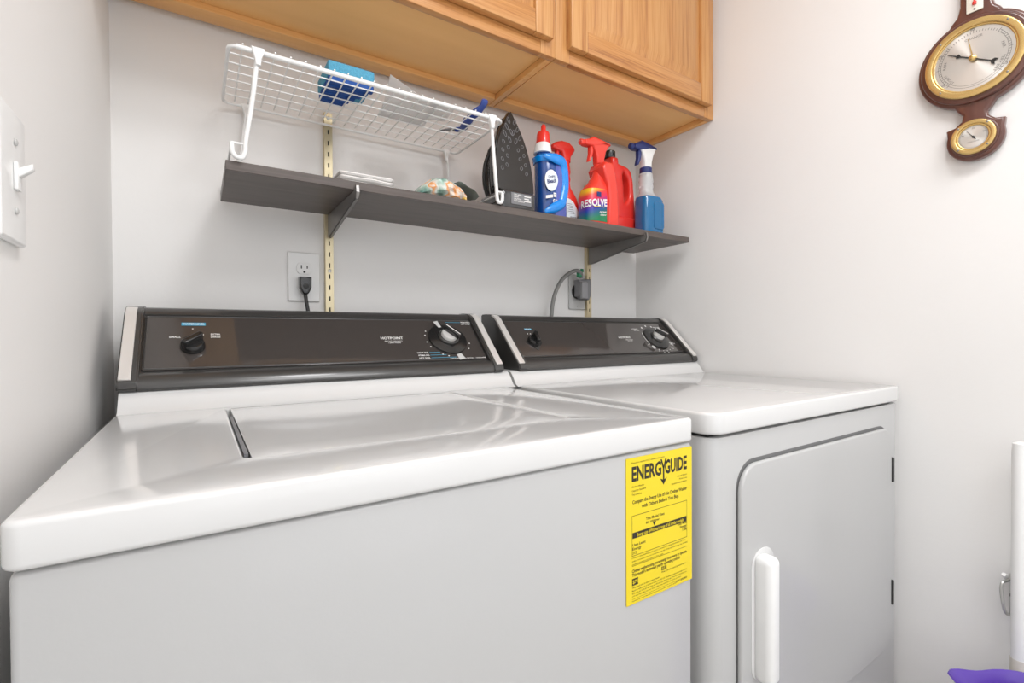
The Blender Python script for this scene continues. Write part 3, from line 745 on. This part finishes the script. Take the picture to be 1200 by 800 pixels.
for k in range(3): rectg(bm, .033, .053-.006*(k % 2), .017-.006*k, .0195-.006*k, tmI)
obj('rating_lettering', bm, ink_w, t, smooth=False, label='white rating text')
pts = smooth_path([(.632, 1.07, ST+.03), (.618, 1.075, ST+.08), (.620, 1.075, ST+.13), (.632, 1.07, ST+.165)], 5)
obj('cord_wrap', tube(B(), pts, .005, 8), black_rub, t, label='wrapped black cord')

def trigger_head(parent, cx, cy, z0, m_body, m_top, m_trig, L=.10, s=1.0, rot=0.0, collar=None):
    """side silhouette in the local xz plane: nozzle to local -x"""
    Rz = Matrix.Translation((cx, cy, z0)) @ Matrix.Rotation(rot, 4, 'Z')
    Fm = Rz @ frame_mat((0, 0, 0), (1, 0, 0), (0, 0, 1))
    top = [(-L*.62, .066), (-L*.62, .052), (-L*.55, .050), (-L*.2, .052), (L*.05, .060), (L*.42, .066), (L*.40, .072), (L*.05, .078), (-.03, .082), (-.045, .072)]
    neck = [(-.014, 0), (.016, 0), (.017, .018), (.024, .042), (L*.40, .068), (-.03, .068), (-.045, .055), (-.026, .048), (-.016, .025)]
    k = [[(x*s, y*s) for x, y in p] for p in (neck, top)]
    a = flat_shape('sprayer_neck', [k[0]], Fm, .026*s, .006*s, 3, m_body, parent)
    flat_shape('sprayer_hood', [k[1]], Fm, .029*s, .006*s, 3, m_top, parent)
    tr = [(-.040, .056), (-.030, .056), (-.026, .040), (-.030, .022), (-.040, .004), (-.046, .002), (-.044, .012), (-.040, .028)]
    flat_shape('trigger', [[(x*s, y*s) for x, y in tr]], Fm, .016*s, .003*s, 2, m_trig, parent)
    obj('nozzle', lathe(B(), [(.008*s, 0), (.0095*s, .001), (.0095*s, .012*s), (.008*s, .014*s)], Rz @ frame_mat((-L*.60*s, 0, .059*s), (0, 1, 0), (0, 0, -1)) , 16), m_top, parent)
    return a

# toilet cleaner: dark blue angled-neck bottle
t = thing('bleach_bottle', 'dark blue bleach bottle with cyan swirl and red spout cap', 'bottle', (.79, 1.035, ST))
secs = [(ST, .792, 1.035, .044, .028, 2.6), (ST+.004, .792, 1.035, .048, .031, 2.6), (ST+.10, .792, 1.035, .047, .031, 2.6), (ST+.150, .790, 1.035, .046, .030, 2.5), (ST+.160, .786, 1.035, .043, .028, 2.4), (ST+.172, .776, 1.035, .030, .024, 2.2), (ST+.182, .768, 1.035, .020, .018, 2)]
obj('bottle_body', bottle(secs), bleach_m, t)
secs = [(ST+.0012, .807, 1.033, .034, .031, 2.6), (ST+.004, .807, 1.033, .0345, .0322, 2.6), (ST+.10, .808, 1.033, .0335, .0320, 2.6), (ST+.152, .808, 1.033, .031, .031, 2.5)]
obj('violet_window', bottle(secs), violet_m, t, label='translucent violet side')
obj('base_ring', bottle([(ST-.0001, .800, 1.033, .042, .0315, 2.6), (ST+.007, .800, 1.033, .0425, .0335, 2.6)]), white_pl, t, label='white base')
ramp = smooth_path([(.748, 1.010, ST+.160), (.765, 1.000, ST+.158), (.792, .996, ST+.156), (.812, .998, ST+.151), (.821, 1.004, ST+.135), (.824, 1.004, ST+.110), (.823, 1.003, ST+.085), (.816, 1.001, ST+.060), (.808, .999, ST+.042), (.785, .998, ST+.030), (.762, 1.000, ST+.020), (.748, 1.006, ST+.014)], 5)
n_ = len(ramp); bm = tube(B(), ramp, [.0135*min(1, .35+4*min(k/(n_-1), 1-k/(n_-1))) for k in range(n_)], 14)
for v in bm.verts: v.co.y = 1.003+(v.co.y-1.003)*.5
obj('swirl_handle', bm, cyan_m, t, label='bright cyan raised swirl')
obj('shoulder_ring', bottle([(ST+.150, .790, 1.035, .0495, .034, 2.4), (ST+.156, .789, 1.035, .050, .035, 2.4), (ST+.164, .787, 1.035, .050, .034, 2.4), (ST+.169, .782, 1.035, .038, .028, 2.3)]), cyan_m, t, label='cyan shoulder ring')
A = Matrix.Translation((.765, 1.034, ST+.175)) @ Matrix.Rotation(math.radians(3), 4, 'Y')
obj('collar', lathe(B(), [(.026, 0), (.0255, .008), (.0225, .022), (.0205, .026)], A, 28), white_pl, t, label='white collar')
obj('cap', lathe(B(), [(.0208, .026), (.0205, .030), (.0185, .052), (.0165, .057), (.009, .060), (.0075, .064), (.0070, .074), (.004, .079)], A, 28), red_m, t, label='red spout cap')
LBM = frame_mat((.771, 1.0022, ST+.100), (1, -.0, 0), (0, 0, 1))
flat_shape('label_oval', [[(.024*math.cos(a_), .026*math.sin(a_)*(1.0 if math.sin(a_) > 0 else 1.15)) for a_ in [2*pi*k/28 for k in range(28)]]], LBM @ Matrix.Rotation(-.2, 4, 'Z'), .0014, .0004, 1, mat('label_white', (.78, .84, .86), .35), t, label='pale oval label')
bm = B(); LB2 = frame_mat((.771, 1.0009, ST+.100), (1, 0, 0), (0, 0, 1))
text_geo(bm, 'Clinging', 0, .006, .026, .0055, .01, 'C', LB2, rot=.25); text_geo(bm, 'Bleach', .001, -.008, .034, .0095, .03, 'C', LB2, rot=.25)
obj('label_lettering', bm, navy_m, t, smooth=False)
bm = B(); text_geo(bm, 'Gel', .012, -.060, .016, .010, .03, 'C', LB2); text_geo(bm, '24 oz', .010, -.073, .014, .005, .02, 'C', LB2)
quad(bm, [(-.022, -.052), (.004, -.046), (.004, -.038), (-.022, -.044)], LB2)
for k in range(3): quad(bm, [(.006, -.036-.004*k), (.018, -.036-.004*k), (.016, -.033-.004*k), (.006, -.033-.004*k)], LB2)
obj('size_lettering', bm, ink_w, t, smooth=False)

t.scale = (.88, 1, 1); t.location.x += .005

# small red spray bottle
t = thing('spray_bottle', 'small red trigger spray bottle just right of the bleach bottle', 'bottle', (.908, 1.088, ST))
cx, cy = .908, 1.090
k_ = 1.13
secs = [(ST, cx, cy, .034, .026, 2.8), (ST+.005, cx, cy, .038, .029, 2.8), (ST+.050, cx, cy, .038, .029, 2.8), (ST+.078, cx-.004, cy, .032, .026, 2.5), (ST+.105, cx-.012, cy, .018, .018, 2), (ST+.118, cx-.013, cy, .0165, .0165, 2), (ST+.126, cx-.013, cy, .0195, .0185, 2), (ST+.136, cx-.013, cy, .0165, .0165, 2), (ST+.146, cx-.013, cy, .0195, .0185, 2), (ST+.160, cx-.013, cy, .0165, .0165, 2), (ST+.172, cx-.013, cy, .0155, .0155, 2)]
secs = [(ST+(q[0]-ST)*k_, q[1], q[2], q[3]*.86, q[4]*.9, q[5]) for q in secs]
obj('bottle_body', bottle(secs), red_m, t)
Fm = frame_mat((cx-.013, cy, ST+.170*k_), (1, 0, 0), (0, 0, 1))
flat_shape('sprayer_hood', [[(-.013, 0), (.014, 0), (.015, .016), (.030, .036), (.029, .045), (.008, .058), (-.018, .058), (-.040, .050), (-.052, .040), (-.052, .030), (-.040, .028), (-.018, .026), (-.014, .014)]], Fm, .028, .008, 3, red_m, t)
flat_shape('trigger', [[(-.034, .030), (-.026, .030), (-.024, .016), (-.030, 0), (-.036, -.004), (-.034, .012)]], Fm, .014, .003, 2, red_m, t)
LM = frame_mat((cx-.004, cy-.0268, ST+.040), (1, 0, 0), (0, 0, 1))
flat_shape('back_label', [[(-.026, -.034), (.012, -.034), (.022, -.026), (.024, -.010), (.016, .012), (.002, .032), (-.010, .040), (-.026, .044)]], LM, .0014, .0004, 1, mat('label_white', (.8, .8, .8), .4), t, label='white label with barcode')
bm = B(); LM2 = frame_mat((cx-.004, cy-.0280, ST+.040), (1, 0, 0), (0, 0, 1))
for k in range(12): rectg(bm, -.013+k*.0024, -.0118+k*.0024+(.0006 if k % 3 else 0), -.026, -.008, LM2)
for k in range(6): rectg(bm, -.022, .004-.002*k, .000+.0052*k, .0014+.0052*k, LM2)
obj('barcode', bm, grey_pl, t, smooth=False, label='barcode and small print')

# large red stain remover spray
t = thing('spray_bottle', 'tall red trigger spray bottle with rainbow label reading RESOLVE', 'bottle', (.975, 1.035, ST))
cx, cy = .962, 1.032
secs = [(ST, cx, cy, .047, .030, 3), (ST+.006, cx, cy, .051, .033, 3), (ST+.085, cx, cy, .050, .033, 3), (ST+.108, cx+.002, cy, .045, .031, 2.7), (ST+.125, cx+.010, cy, .036, .026, 2.4), (ST+.150, cx+.014, cy, .024, .020, 2.1), (ST+.172, cx+.014, cy, .019, .018, 2), (ST+.182, cx+.014, cy, .018, .018, 2)]
obj('bottle_body', bottle(secs, 40), red2_m, t)
Fm = frame_mat((cx, cy-.006, ST), (1, 0, 0), (0, 0, 1))
flat_shape('back_spine', [[(.012, .002), (.054, .002), (.054, .04), (.051, .10), (.042, .150), (.032, .182), (.002, .182), (-.008, .165), (.000, .145), (.012, .12), (.016, .08)]], Fm, .068, .008, 3, red2_m, t, label='plain red grip side')
trigger_head(t, cx+.010, cy, ST+.183, red2_m, red2_m, red2_m, L=.105, s=.90)
def wrap(name, secs, a0, a1, m, parent, n=20, label=None):
    bm = B(); rows = []
    for z, cx_, cy_, rx, ry, e in secs:
        row = []
        for k in range(n+1):
            a = a0+(a1-a0)*k/n; c, s = math.cos(a), math.sin(a)
            row.append(bm.verts.new((cx_+rx*math.copysign(abs(c)**(2/e), c), cy_+ry*math.copysign(abs(s)**(2/e), s), z)))
        rows.append(row)
    for a, b_ in zip(rows, rows[1:]):
        for k in range(n): bm.faces.new((a[k], a[k+1], b_[k+1], b_[k]))
    return obj(name, bm, m, parent, label=label)
wrap('rainbow_label', [(ST+.012, cx-.001, cy, .0522, .0342, 3), (ST+.085, cx-.001, cy, .0512, .0342, 3), (ST+.104, cx+.001, cy, .0475, .0325, 2.8)], math.radians(150), math.radians(276), rainbow_m, t, label='yellow to blue to green printed label')
bm = B(); L3 = frame_mat((cx-.052, cy-.0348, ST+.055), (1, 0, 0), (0, 0, 1))
text_geo(bm, 'RESOLVE', .062, .001, .088, .019, .03, 'R', L3, rot=.0)
text_geo(bm, 'carpet', .060, -.018, .026, .0055, .02, 'R', L3); text_geo(bm, 'cleaner', .060, -.026, .024, .0045, .02, 'R', L3)
for v in bm.verts:                       # the print wraps round the bottle's left side
    v.co.z += (v.co.x-.962)*.10
    if v.co.x < .936:
        q = (.936-v.co.x)/.030; v.co.x = .936-.030*math.sin(q); v.co.y += .030*(1-math.cos(q))
obj('label_lettering', bm, ink_w, t, smooth=False, label='white lettering')
bm = B(); rectg(bm, .024, .040, .024, .038, L3); obj('label_patch', bm, navy_m, t, smooth=False)
bm = B(); quad(bm, [(.014, -.006), (.052, -.003), (.052, -.001), (.014, -.004)], L3); obj('label_underline', bm, yellow_m, t, smooth=False)

# red jug with handle and black cap
t = thing('detergent_jug', 'red plastic jug with moulded handle and black screw cap', 'jug', (1.10, 1.09, ST))
Fm = frame_mat((1.103, 1.092, ST), (1, 0, 0), (0, 0, 1))
outer = [(-.055, 0), (.062, 0), (.062, .045), (.059, .10), (.053, .150), (.045, .195), (.036, .210), (.018, .218), (-.012, .222), (-.014, .238), (-.040, .238), (-.042, .222), (-.052, .205), (-.055, .15)]
hole = [(.008, .196), (.020, .190), (.030, .176), (.033, .150), (.031, .128), (.022, .112), (.012, .104), (.010, .120), (.009, .150), (.005, .180)]
def smooth2(lp, n=4):
    P = [Vector((a, b_, 0)) for a, b_ in lp]; out = []
    N = len(P)
    for i in range(N):
        a, b_, c, d = P[i-1], P[i], P[(i+1) % N], P[(i+2) % N]
        for k in range(n):
            q = k/n; v = 0.5*((2*b_)+(c-a)*q+(2*a-5*b_+4*c-d)*q*q+(-a+3*b_-3*c+d)*q**3); out.append((v.x, v.y))
    return out
flat_shape('jug_body', [smooth2(outer, 2), smooth2(hole)], Fm, .058, .012, 4, red_m, t)
bm = box(B(), 1.055, 1.164, 1.060, 1.124, ST, ST+.060, r=.008, seg=3); obj('jug_foot', bm, red_m, t)
obj('cap', lathe(B(), [(.0175, 0), (.018, .002), (.0175, .020), (.015, .0225)], Matrix.Translation((1.076, 1.092, ST+.240)), 24), black_m, t, label='black ribbed screw cap')
LM = frame_mat((1.070, 1.0595, ST+.07), (1, 0, 0), (0, 0, 1))
flat_shape('label', [rrect(-.017, .000, -.03, .034, .003, 3)], LM, .0035, .0005, 1, black_m, t, label='black label')
bm = B(); LM2 = frame_mat((1.070, 1.0572, ST+.07), (1, 0, 0), (0, 0, 1))
quad(bm, [(-.014, -.02), (-.004, -.024), (-.002, -.012), (-.012, -.008)], LM2); obj('label_marking', bm, yellow_m, t, smooth=False)
bm = B()
for k in range(3): rectg(bm, -.014, -.004, .006+.006*k, .009+.006*k, LM2)
obj('label_print', bm, red_m, t, smooth=False)

# window-cleaner spray bottle at the end of the shelf
t = thing('spray_bottle', 'clear spray bottle of blue liquid with white and navy trigger head', 'bottle', (1.17, 1.02, ST))
cx, cy = 1.183, 1.03
secs = [(ST, cx, cy, .040, .026, 4), (ST+.005, cx, cy, .044, .030, 4), (ST+.108, cx, cy, .043, .029, 4), (ST+.118, cx-.003, cy, .038, .028, 3.5)]
obj('liquid', bottle(secs, 40), wxliq_m, t, label='blue liquid')
secs = [(ST+.1182, cx-.003, cy, .038, .028, 3.5), (ST+.124, cx-.010, cy, .030, .024, 2.6), (ST+.130, cx-.012, cy, .0225, .0215, 2.2), (ST+.142, cx-.013, cy, .0205, .020, 2), (ST+.150, cx-.013, cy, .0235, .0225, 2), (ST+.158, cx-.013, cy, .0205, .020, 2), (ST+.168, cx-.013, cy, .0235, .0225, 2), (ST+.178, cx-.013, cy, .0205, .020, 2), (ST+.186, cx-.014, cy, .0215, .021, 2), (ST+.194, cx-.014, cy, .017, .017, 2)]
obj('bottle_neck', bottle(secs), clear_m, t, label='clear ribbed neck')
flat_shape('side_rib', [rrect(-.018, .028, -.042, .042, .010, 5)], frame_mat((cx+.006, cy-.030, ST+.060), (1, 0, 0), (0, 0, 1)), .003, .0014, 2, wxliq_m, t, label='moulded blue panel')
obj('collar', lathe(B(), [(.018, 0), (.019, .002), (.019, .016), (.017, .018)], Matrix.Translation((cx-.014, cy, ST+.192)), 24), navy_m, t, label='navy screw collar')
trigger_head(t, cx-.014, cy, ST+.208, white_pl, navy_m, navy_m, L=.098, s=.96)

# ---------------------------------------------------------------- outlets, plugs and cords
def outlet(x, z, label, m, dryer=False):
    t = thing('wall_outlet', label, 'outlet', (x, 1.2195, z))
    flat_shape('cover_plate', [rrect(x-.035, x+.035, z-.057, z+.057, .003, 3)], frame_mat((0, 1.2163, 0), (1, 0, 0), (0, 0, 1)), .006, .0025, 2, m, t)
    if not dryer:
        for dz in (.020, -.020):
            cc = [(px, max(-.0135, min(.0135, pz))) for px, pz in circ(0, 0, .0172, 32)]
            rc = flat_shape('receptacle', [cc], frame_mat((x, 1.2125, z+dz), (1, 0, 0), (0, 0, 1)), .0035, .0008, 1, white_pl, t)
            for sx, hh in ((-.0064, .0042), (.0064, .0034)):
                boxo('slot', (x+sx-.0012, x+sx+.0012, 1.2103, 1.2112, z+dz+.003-hh, z+dz+.003+hh), dark_gap, rc, smooth=False)
            obj('ground_hole', lathe(B(), [(.0026, 0), (.0026, .0008)], frame_mat((x, 1.2110, z+dz-.0085), (1, 0, 0), (0, 0, 1)), 12), dark_gap, rc)
        obj('screw', lathe(B(), [(.003, 0), (.0028, .001), (.001, .0016)], frame_mat((x, 1.2133, z), (1, 0, 0), (0, 0, 1)), 12), white_pl, t)
    else:
        obj('receptacle', lathe(B(), [(.026, 0), (.0255, .004), (.023, .005)], frame_mat((x+.001, 1.2133, z+.002), (1, 0, 0), (0, 0, 1)), 32), black_m, t, label='round black socket')
        for dz in (.047, -.047): obj('screw', lathe(B(), [(.003, 0), (.0028, .001), (.001, .0016)], frame_mat((x, 1.2133, z+dz), (1, 0, 0), (0, 0, 1)), 12), steel_m, t)
outlet(.209, .141, 'white duplex wall outlet above the washer, black plug in its lower socket', white_pl)
outlet(1.048, .143, 'pale grey dryer outlet with round black socket, beside the right standard', plate_g, True)
t = thing('power_cord', 'black plug and cord in the white outlet above the washer', 'power cord', (.209, 1.2, .12))
flat_shape('plug', [[(-.0135, .018), (.0135, .018), (.0130, -.006), (.009, -.016), (.005, -.022), (-.005, -.022), (-.009, -.016), (-.0130, -.006)]], frame_mat((.208, 1.1985, .121), (1, 0, 0), (0, 0, 1)), .023, .004, 3, black_m, t, label='black moulded plug')
obj('plug_boss', lathe(B(), [(.006, 0), (.006, .002), (.003, .003)], frame_mat((.208, 1.1875, .117), (1, 0, 0), (0, 0, 1)), 16), black_rub, t)
obj('cord', tube(B(), smooth_path([(.208, 1.197, .103), (.209, 1.192, .085), (.212, 1.185, .055), (.216, 1.180, 0.0), (.222, 1.180, -.12), (.222, 1.180, -.4)], 6), .0042, 10), black_rub, t)
t = thing('power_cord', 'grey dryer plug with green tag and looping grey cord', 'power cord', (1.04, 1.2, .14))
bm = B()
flat_shape('plug', [[(-.020, .030), (.028, .034), (.032, .010), (.030, -.020), (.022, -.034), (-.002, -.034), (-.010, -.026), (-.020, -.022)]], frame_mat((1.047, 1.1925, .150), (1, 0, 0), (0, 0, 1)), .030, .005, 3, grey_pl, t, label='blocky grey plug')
obj('plug_neck', box(B(), 1.026, 1.052, 1.165, 1.180, .118, .172, r=.004), mat('mid_grey_plastic', (.26, .26, .27), .45), t)
boxo('ground_tag', (1.018, 1.034, 1.172, 1.186, .186, .206), green_m, t, r=.004)
boxo('ground_tag', (1.028, 1.040, 1.172, 1.180, .202, .214), green_m, t, r=.003)
obj('cord', tube(B(), smooth_path([(1.036, 1.180, .186), (1.030, 1.176, .199), (1.012, 1.172, .206), (.985, 1.170, .199), (.950, 1.170, .176), (.925, 1.170, .140), (.911, 1.170, .10), (.905, 1.170, .05), (.904, 1.175, -.05), (.904, 1.18, -.35)], 6), .0062, 12), cordg_m, t)

# ---------------------------------------------------------------- light switch on the left wall
t = thing('light_switch', 'white toggle switch plate on the left wall', 'switch', (XL, .592, .145))
flat_shape('cover_plate', [rrect(-.035, .035, -.058, .058, .003, 3)], frame_mat((XL+.0034, .589, .142), (0, 1, 0), (0, 0, 1)) , .007, .003, 2, white_pl, t)
flat_shape('toggle_collar', [rrect(-.006, .006, -.012, .012, .001, 2)], frame_mat((XL+.0085, .592, .142), (0, 1, 0), (0, 0, 1)), .003, .0008, 1, white_pl, t)
bm = loft(B(), [[Vector((XL+.006, .592+sy*.0045, .142+dz)) for sy, dz in ((-1, -.004), (1, -.004), (1, .005), (-1, .005))], [Vector((XL+.019, .592+sy*.0035, .151+dz)) for sy, dz in ((-1, -.002), (1, -.002), (1, .0035), (-1, .0035))]])
box_bevel(bm, .0008); obj('toggle', bm, white_pl, t)
for dz in (.030, -.030): obj('screw', lathe(B(), [(.0032, 0), (.003, .001), (.001, .0018)], frame_mat((XL+.0072, .592, .142+dz), (0, 1, 0), (0, 0, 1)), 14), plate_g, t)

# ---------------------------------------------------------------- barometer on the right wall
BX = XR
BMm = frame_mat((BX-.0105, .307, .548), (0, -1, 0), (0, 0, 1))    # local x to the viewer's right (-y), local z into the room
t = thing('wall_barometer', 'mahogany banjo barometer with brass-rimmed silver dials on the right wall', 'barometer', (BX, .307, .548))
BMr = frame_mat((BX, .307, .548), (0, -1, 0), (0, 0, 1))
def P_(z): return BMr @ Matrix.Translation((0, 0, z))
RW = .091
out = []
a_n = math.asin(.022/RW)
# right side of neck up, over the top, down the left, round the big circle and the lower lobe
def arc(cx, cy, r_, a0, a1, n): return [(cx+r_*math.cos(math.radians(a0+(a1-a0)*k/n)), cy+r_*math.sin(math.radians(a0+(a1-a0)*k/n))) for k in range(n+1)]
out += arc(0, 0, RW, -70, 64, 30)                       # right side of the big disc
out += [(.036, .089), (.028, .098), (.0235, .116), (.0235, .16), (.0245, .34), (.040, .372), (.032, .392), (.016, .405), (0, .430)]
out += [(-.016, .405), (-.032, .392), (-.040, .372), (-.0245, .34), (-.0235, .16), (-.0235, .116), (-.028, .098), (-.036, .089)]
out += arc(0, 0, RW, 116, 250, 30)
out += [(-.024, -.098), (-.018, -.106), (-.020, -.116), (-.030, -.125), (-.044, -.128)]
out += arc(0, -.155, .044, 165, 375, 24)[0:]
out += [(.044, -.128), (.030, -.125), (.020, -.116), (.018, -.106), (.024, -.098)]
flat_shape('mahogany_back', [out], P_(.010), .019, .005, 3, maho_m, t)
flat_shape('moulding', [circ(0, 0, .0845, 56)], P_(.0215), .010, .004, 3, maho_m, t)
flat_shape('moulding', [circ(0, -.155, .037, 40)], P_(.0205), .006, .002, 3, maho_m, t)
for (cy_, ro, ri, nm, hz) in ((0, .0755, .0635, 'main', .0265), (-.155, .034, .0255, 'small', .0245)):
    dg = flat_shape('brass_bezel', [circ(0, cy_, ro, 64), circ(0, cy_, ri, 64)], P_(hz+.003), .007, .0022, 3, brassg_m, t, label='polished brass bezel')
    flat_shape('brass_lip', [circ(0, cy_, ri+.001, 64), circ(0, cy_, ri-.003, 64)], P_(hz+.0015), .005, .0012, 2, brassg_m, t)
    dl = obj('dial_face', lathe(B(), [(ri-.0005, 0), (ri-.0005, .0010), (.0005, .0010)], P_(hz) @ Matrix.Translation((0, cy_, 0)), 64), dial_m, t, label='brushed silver dial')
    for a in (45, 135, 225, 315):
        rm = (ro+ri)/2+.0008
        obj('bezel_screw', lathe(B(), [(.0019, 0), (.0019, .0007), (.0008, .0013)], P_(hz+.0064) @ Matrix.Translation((rm*math.cos(math.radians(a)), cy_+rm*math.sin(math.radians(a)), 0)), 10), bracket_m, t)
    T0 = P_(hz+.0014) @ Matrix.Translation((0, cy_, 0))
    bm = B(); sc = ri/.0635
    for rr in (.050, .054):
        pts_a = [math.radians(-225+270*k/60-90+90) for k in range(61)]
        for a, b_ in zip(pts_a, pts_a[1:]):
            r0, r1 = rr*sc, (rr+.0006)*sc
            quad(bm, [(r0*math.cos(a), r0*math.sin(a)), (r1*math.cos(a), r1*math.sin(a)), (r1*math.cos(b_), r1*math.sin(b_)), (r0*math.cos(b_), r0*math.sin(b_))], T0)
    for k in range(55):
        a = math.radians(-45+270*k/54); c, s = math.cos(a), math.sin(a); r0, r1 = .050*sc, (.0575 if k % 9 == 0 else .054)*sc; wv = .0004*sc
        quad(bm, [(r0*c+wv*s, r0*s-wv*c), (r1*c+wv*s, r1*s-wv*c), (r1*c-wv*s, r1*s+wv*c), (r0*c-wv*s, r0*s+wv*c)], T0)
    if nm == 'main':
        for s, a in (('28', 216), ('29', 153), ('30', 92), ('31', -32)):
            a = math.radians(a); text_geo(bm, s, .0575*math.cos(a), .0575*math.sin(a)-.002, None, .0052, .01, 'C', T0)
        for s, a, rd in (('STORMY', 212, .042), ('RAIN', 172, .042), ('CHANGE', 90, .041), ('FAIR', 12, .042), ('VERY DRY', -32, .042)):
            a = math.radians(a); text_geo(bm, s, rd*math.cos(a), rd*math.sin(a)-.002, None, .0045, .0, 'C', T0, rot=a-pi/2 if abs(math.degrees(a)-90) < 80 else a-pi/2+pi*0)
    else:
        for s, a in (('30', 160), ('50', 90), ('70', 20)):
            a = math.radians(a); text_geo(bm, s, .017*math.cos(a), .017*math.sin(a)-.001, None, .003, .0, 'C', T0)
        text_geo(bm, 'HYGROMETER', 0, -.010, .018, .0022, 0, 'C', T0)
    obj('dial_lettering', bm, mat('engraved_grey', (.22, .21, .20), .5), dl, smooth=False, label='engraved scale and lettering')
T0 = P_(.0295)
flat_shape('pressure_hand', [[(-.046, -.0004), (-.030, -.0012), (-.028, -.0045), (-.023, -.0012), (.030, -.001), (.034, -.005), (.040, -.005), (.036, 0), (.040, .005), (.034, .005), (.030, .001), (-.023, .0012), (-.028, .0045), (-.030, .0012), (-.046, .0004)]], T0 @ Matrix.Rotation(math.radians(-32), 4, 'Z'), .0006, 0, 1, black_m, t, label='blued steel hand')
flat_shape('set_hand', [[(0, -.0012), (.042, -.0004), (.042, .0004), (0, .0012)]], P_(.0307) @ Matrix.Rotation(math.radians(100), 4, 'Z'), .0006, 0, 1, brassg_m, t, label='brass set hand')
obj('centre_knob', lathe(B(), [(.0058, 0), (.0065, .003), (.0055, .006), (.002, .008)], P_(.030), 20), brassg_m, t, label='brass centre knob')
flat_shape('humidity_hand', [[(-.006, -.0009), (.017, -.0003), (.017, .0003), (-.006, .0009)]], P_(.0268) @ Matrix.Translation((0, -.155, 0)) @ Matrix.Rotation(math.radians(125), 4, 'Z'), .0006, 0, 1, black_m, t)
obj('humidity_hub', lathe(B(), [(.0022, 0), (.0022, .001), (.001, .0014)], P_(.0272) @ Matrix.Translation((0, -.155, 0)), 12), black_m, t)
th = flat_shape('thermometer_plate', [rrect(-.0125, .0125, .098-.002, .30, .0015, 2)], P_(.0205), .003, .0008, 1, mat('ivory_plate', (.80, .77, .68), .35), t, label='ivory thermometer plate')
obj('thermometer_tube', tube(B(), [BMr @ Vector((0, .109, .0235)), BMr @ Vector((0, .114, .0235)), BMr @ Vector((0, .116, .0235)), BMr @ Vector((0, .29, .0235))], [.0032, .0034, .0016, .0016], 10), red_m, th, label='red thermometer tube')
obj('bulb_screw', lathe(B(), [(.0018, 0), (.0016, .001), (.0006, .0014)], P_(.022) @ Matrix.Translation((0, .101, 0)), 10), black_m, th)

# ---------------------------------------------------------------- right foreground
t = thing('cleaning_pole', 'white upright pole standing against the right wall by the dryer', 'pole', (1.293, .2365, ZF))
obj('pole_tube', tube(B(), [(1.293, .2365, -.62), (1.293, .2365, -.222), (1.293, .2365, -.208), (1.293, .2365, -.204)], [.0115, .0115, .0105, .004], 20), white_pl, t)
obj('lower_sleeve', tube(B(), [(1.293, .2365, ZF+.0), (1.293, .2365, -.615)], .0122, 20), beige_pl, t, label='beige lower sleeve')
obj('foot', lathe(B(), [(.02, ZF), (.02, ZF+.02), (.013, ZF+.035)], Matrix.Translation((1.293, .2365, 0)), 20), grey_pl, t)
t = thing('pole_clip', 'small bent metal clip on the right wall holding the white pole', 'clip', (XR, .25, -.51))
boxo('clip_plate', (XR-.004, XR-.0002, .218, .256, -.555, -.470), steel_m, t, r=.001, seg=1)
bar = [(1.326, .250, -.478), (1.300, .2565, -.478), (1.291, .2595, -.482), (1.290, .2600, -.500), (1.292, .2560, -.532), (1.300, .2520, -.541), (1.326, .250, -.545)]
obj('clip_arm', tube(B(), smooth_path(bar, 4), .0026, 8), steel_m, t)
obj('clip_screw', lathe(B(), [(.0045, 0), (.004, .002), (.001, .003)], frame_mat((XR-.004, .252, -.512), (0, -1, 0), (0, 0, 1)), 12), bracket_m, t)
obj('clip_tip', tube(B(), [(1.318, .258, -.474), (1.300, .2575, -.470), (1.291, .2570, -.463)], .0035, 8), white_pl, t)
obj('clip_pad', box(B(), 1.288, 1.326, .216, .2235, -.528, -.462, r=.003), black_rub, t)
# purple bucket with a pouring lip
bc = Vector((1.195, .175))
t = thing('plastic_bucket', 'purple plastic bucket with a broad pouring lip, beside the dryer', 'bucket', (bc.x, bc.y, ZF))
bm = B(); N = 48
def brim(rr, z, lip, th_=0):
    ring = []
    for k in range(N):
        a = 2*pi*k/N; d = (a-math.radians(112)+pi) % (2*pi)-pi
        g_ = math.exp(-(d/.36)**2)
        ring.append(Vector((bc.x+(rr+lip*.036*g_)*math.cos(a), bc.y+(rr+lip*.036*g_)*math.sin(a), z+lip*.010*g_)))
    return ring
rz = -.632
loft(bm, [brim(.066, ZF+.001, 0), brim(.074, ZF+.10, 0), brim(.088, rz-.06, 0), brim(.092, rz-.025, .55), brim(.097, rz-.004, 1), brim(.100, rz, 1), brim(.098, rz+.002, 1), brim(.093, rz-.004, 1), brim(.088, rz-.025, .5), brim(.084, rz-.06, 0), brim(.070, ZF+.10, 0), brim(.062, ZF+.006, 0)])
obj('bucket_body', bm, purple_m, t)
hp = [(bc.x+.104*math.cos(a), bc.y+.104*math.sin(a), rz-.02-.10*math.sin((a-math.radians(170))/math.radians(200)*pi)) for a in [math.radians(170+200*k/20) for k in range(21)]]
obj('carry_handle', tube(B(), hp, .0035, 8), purple_m, t)
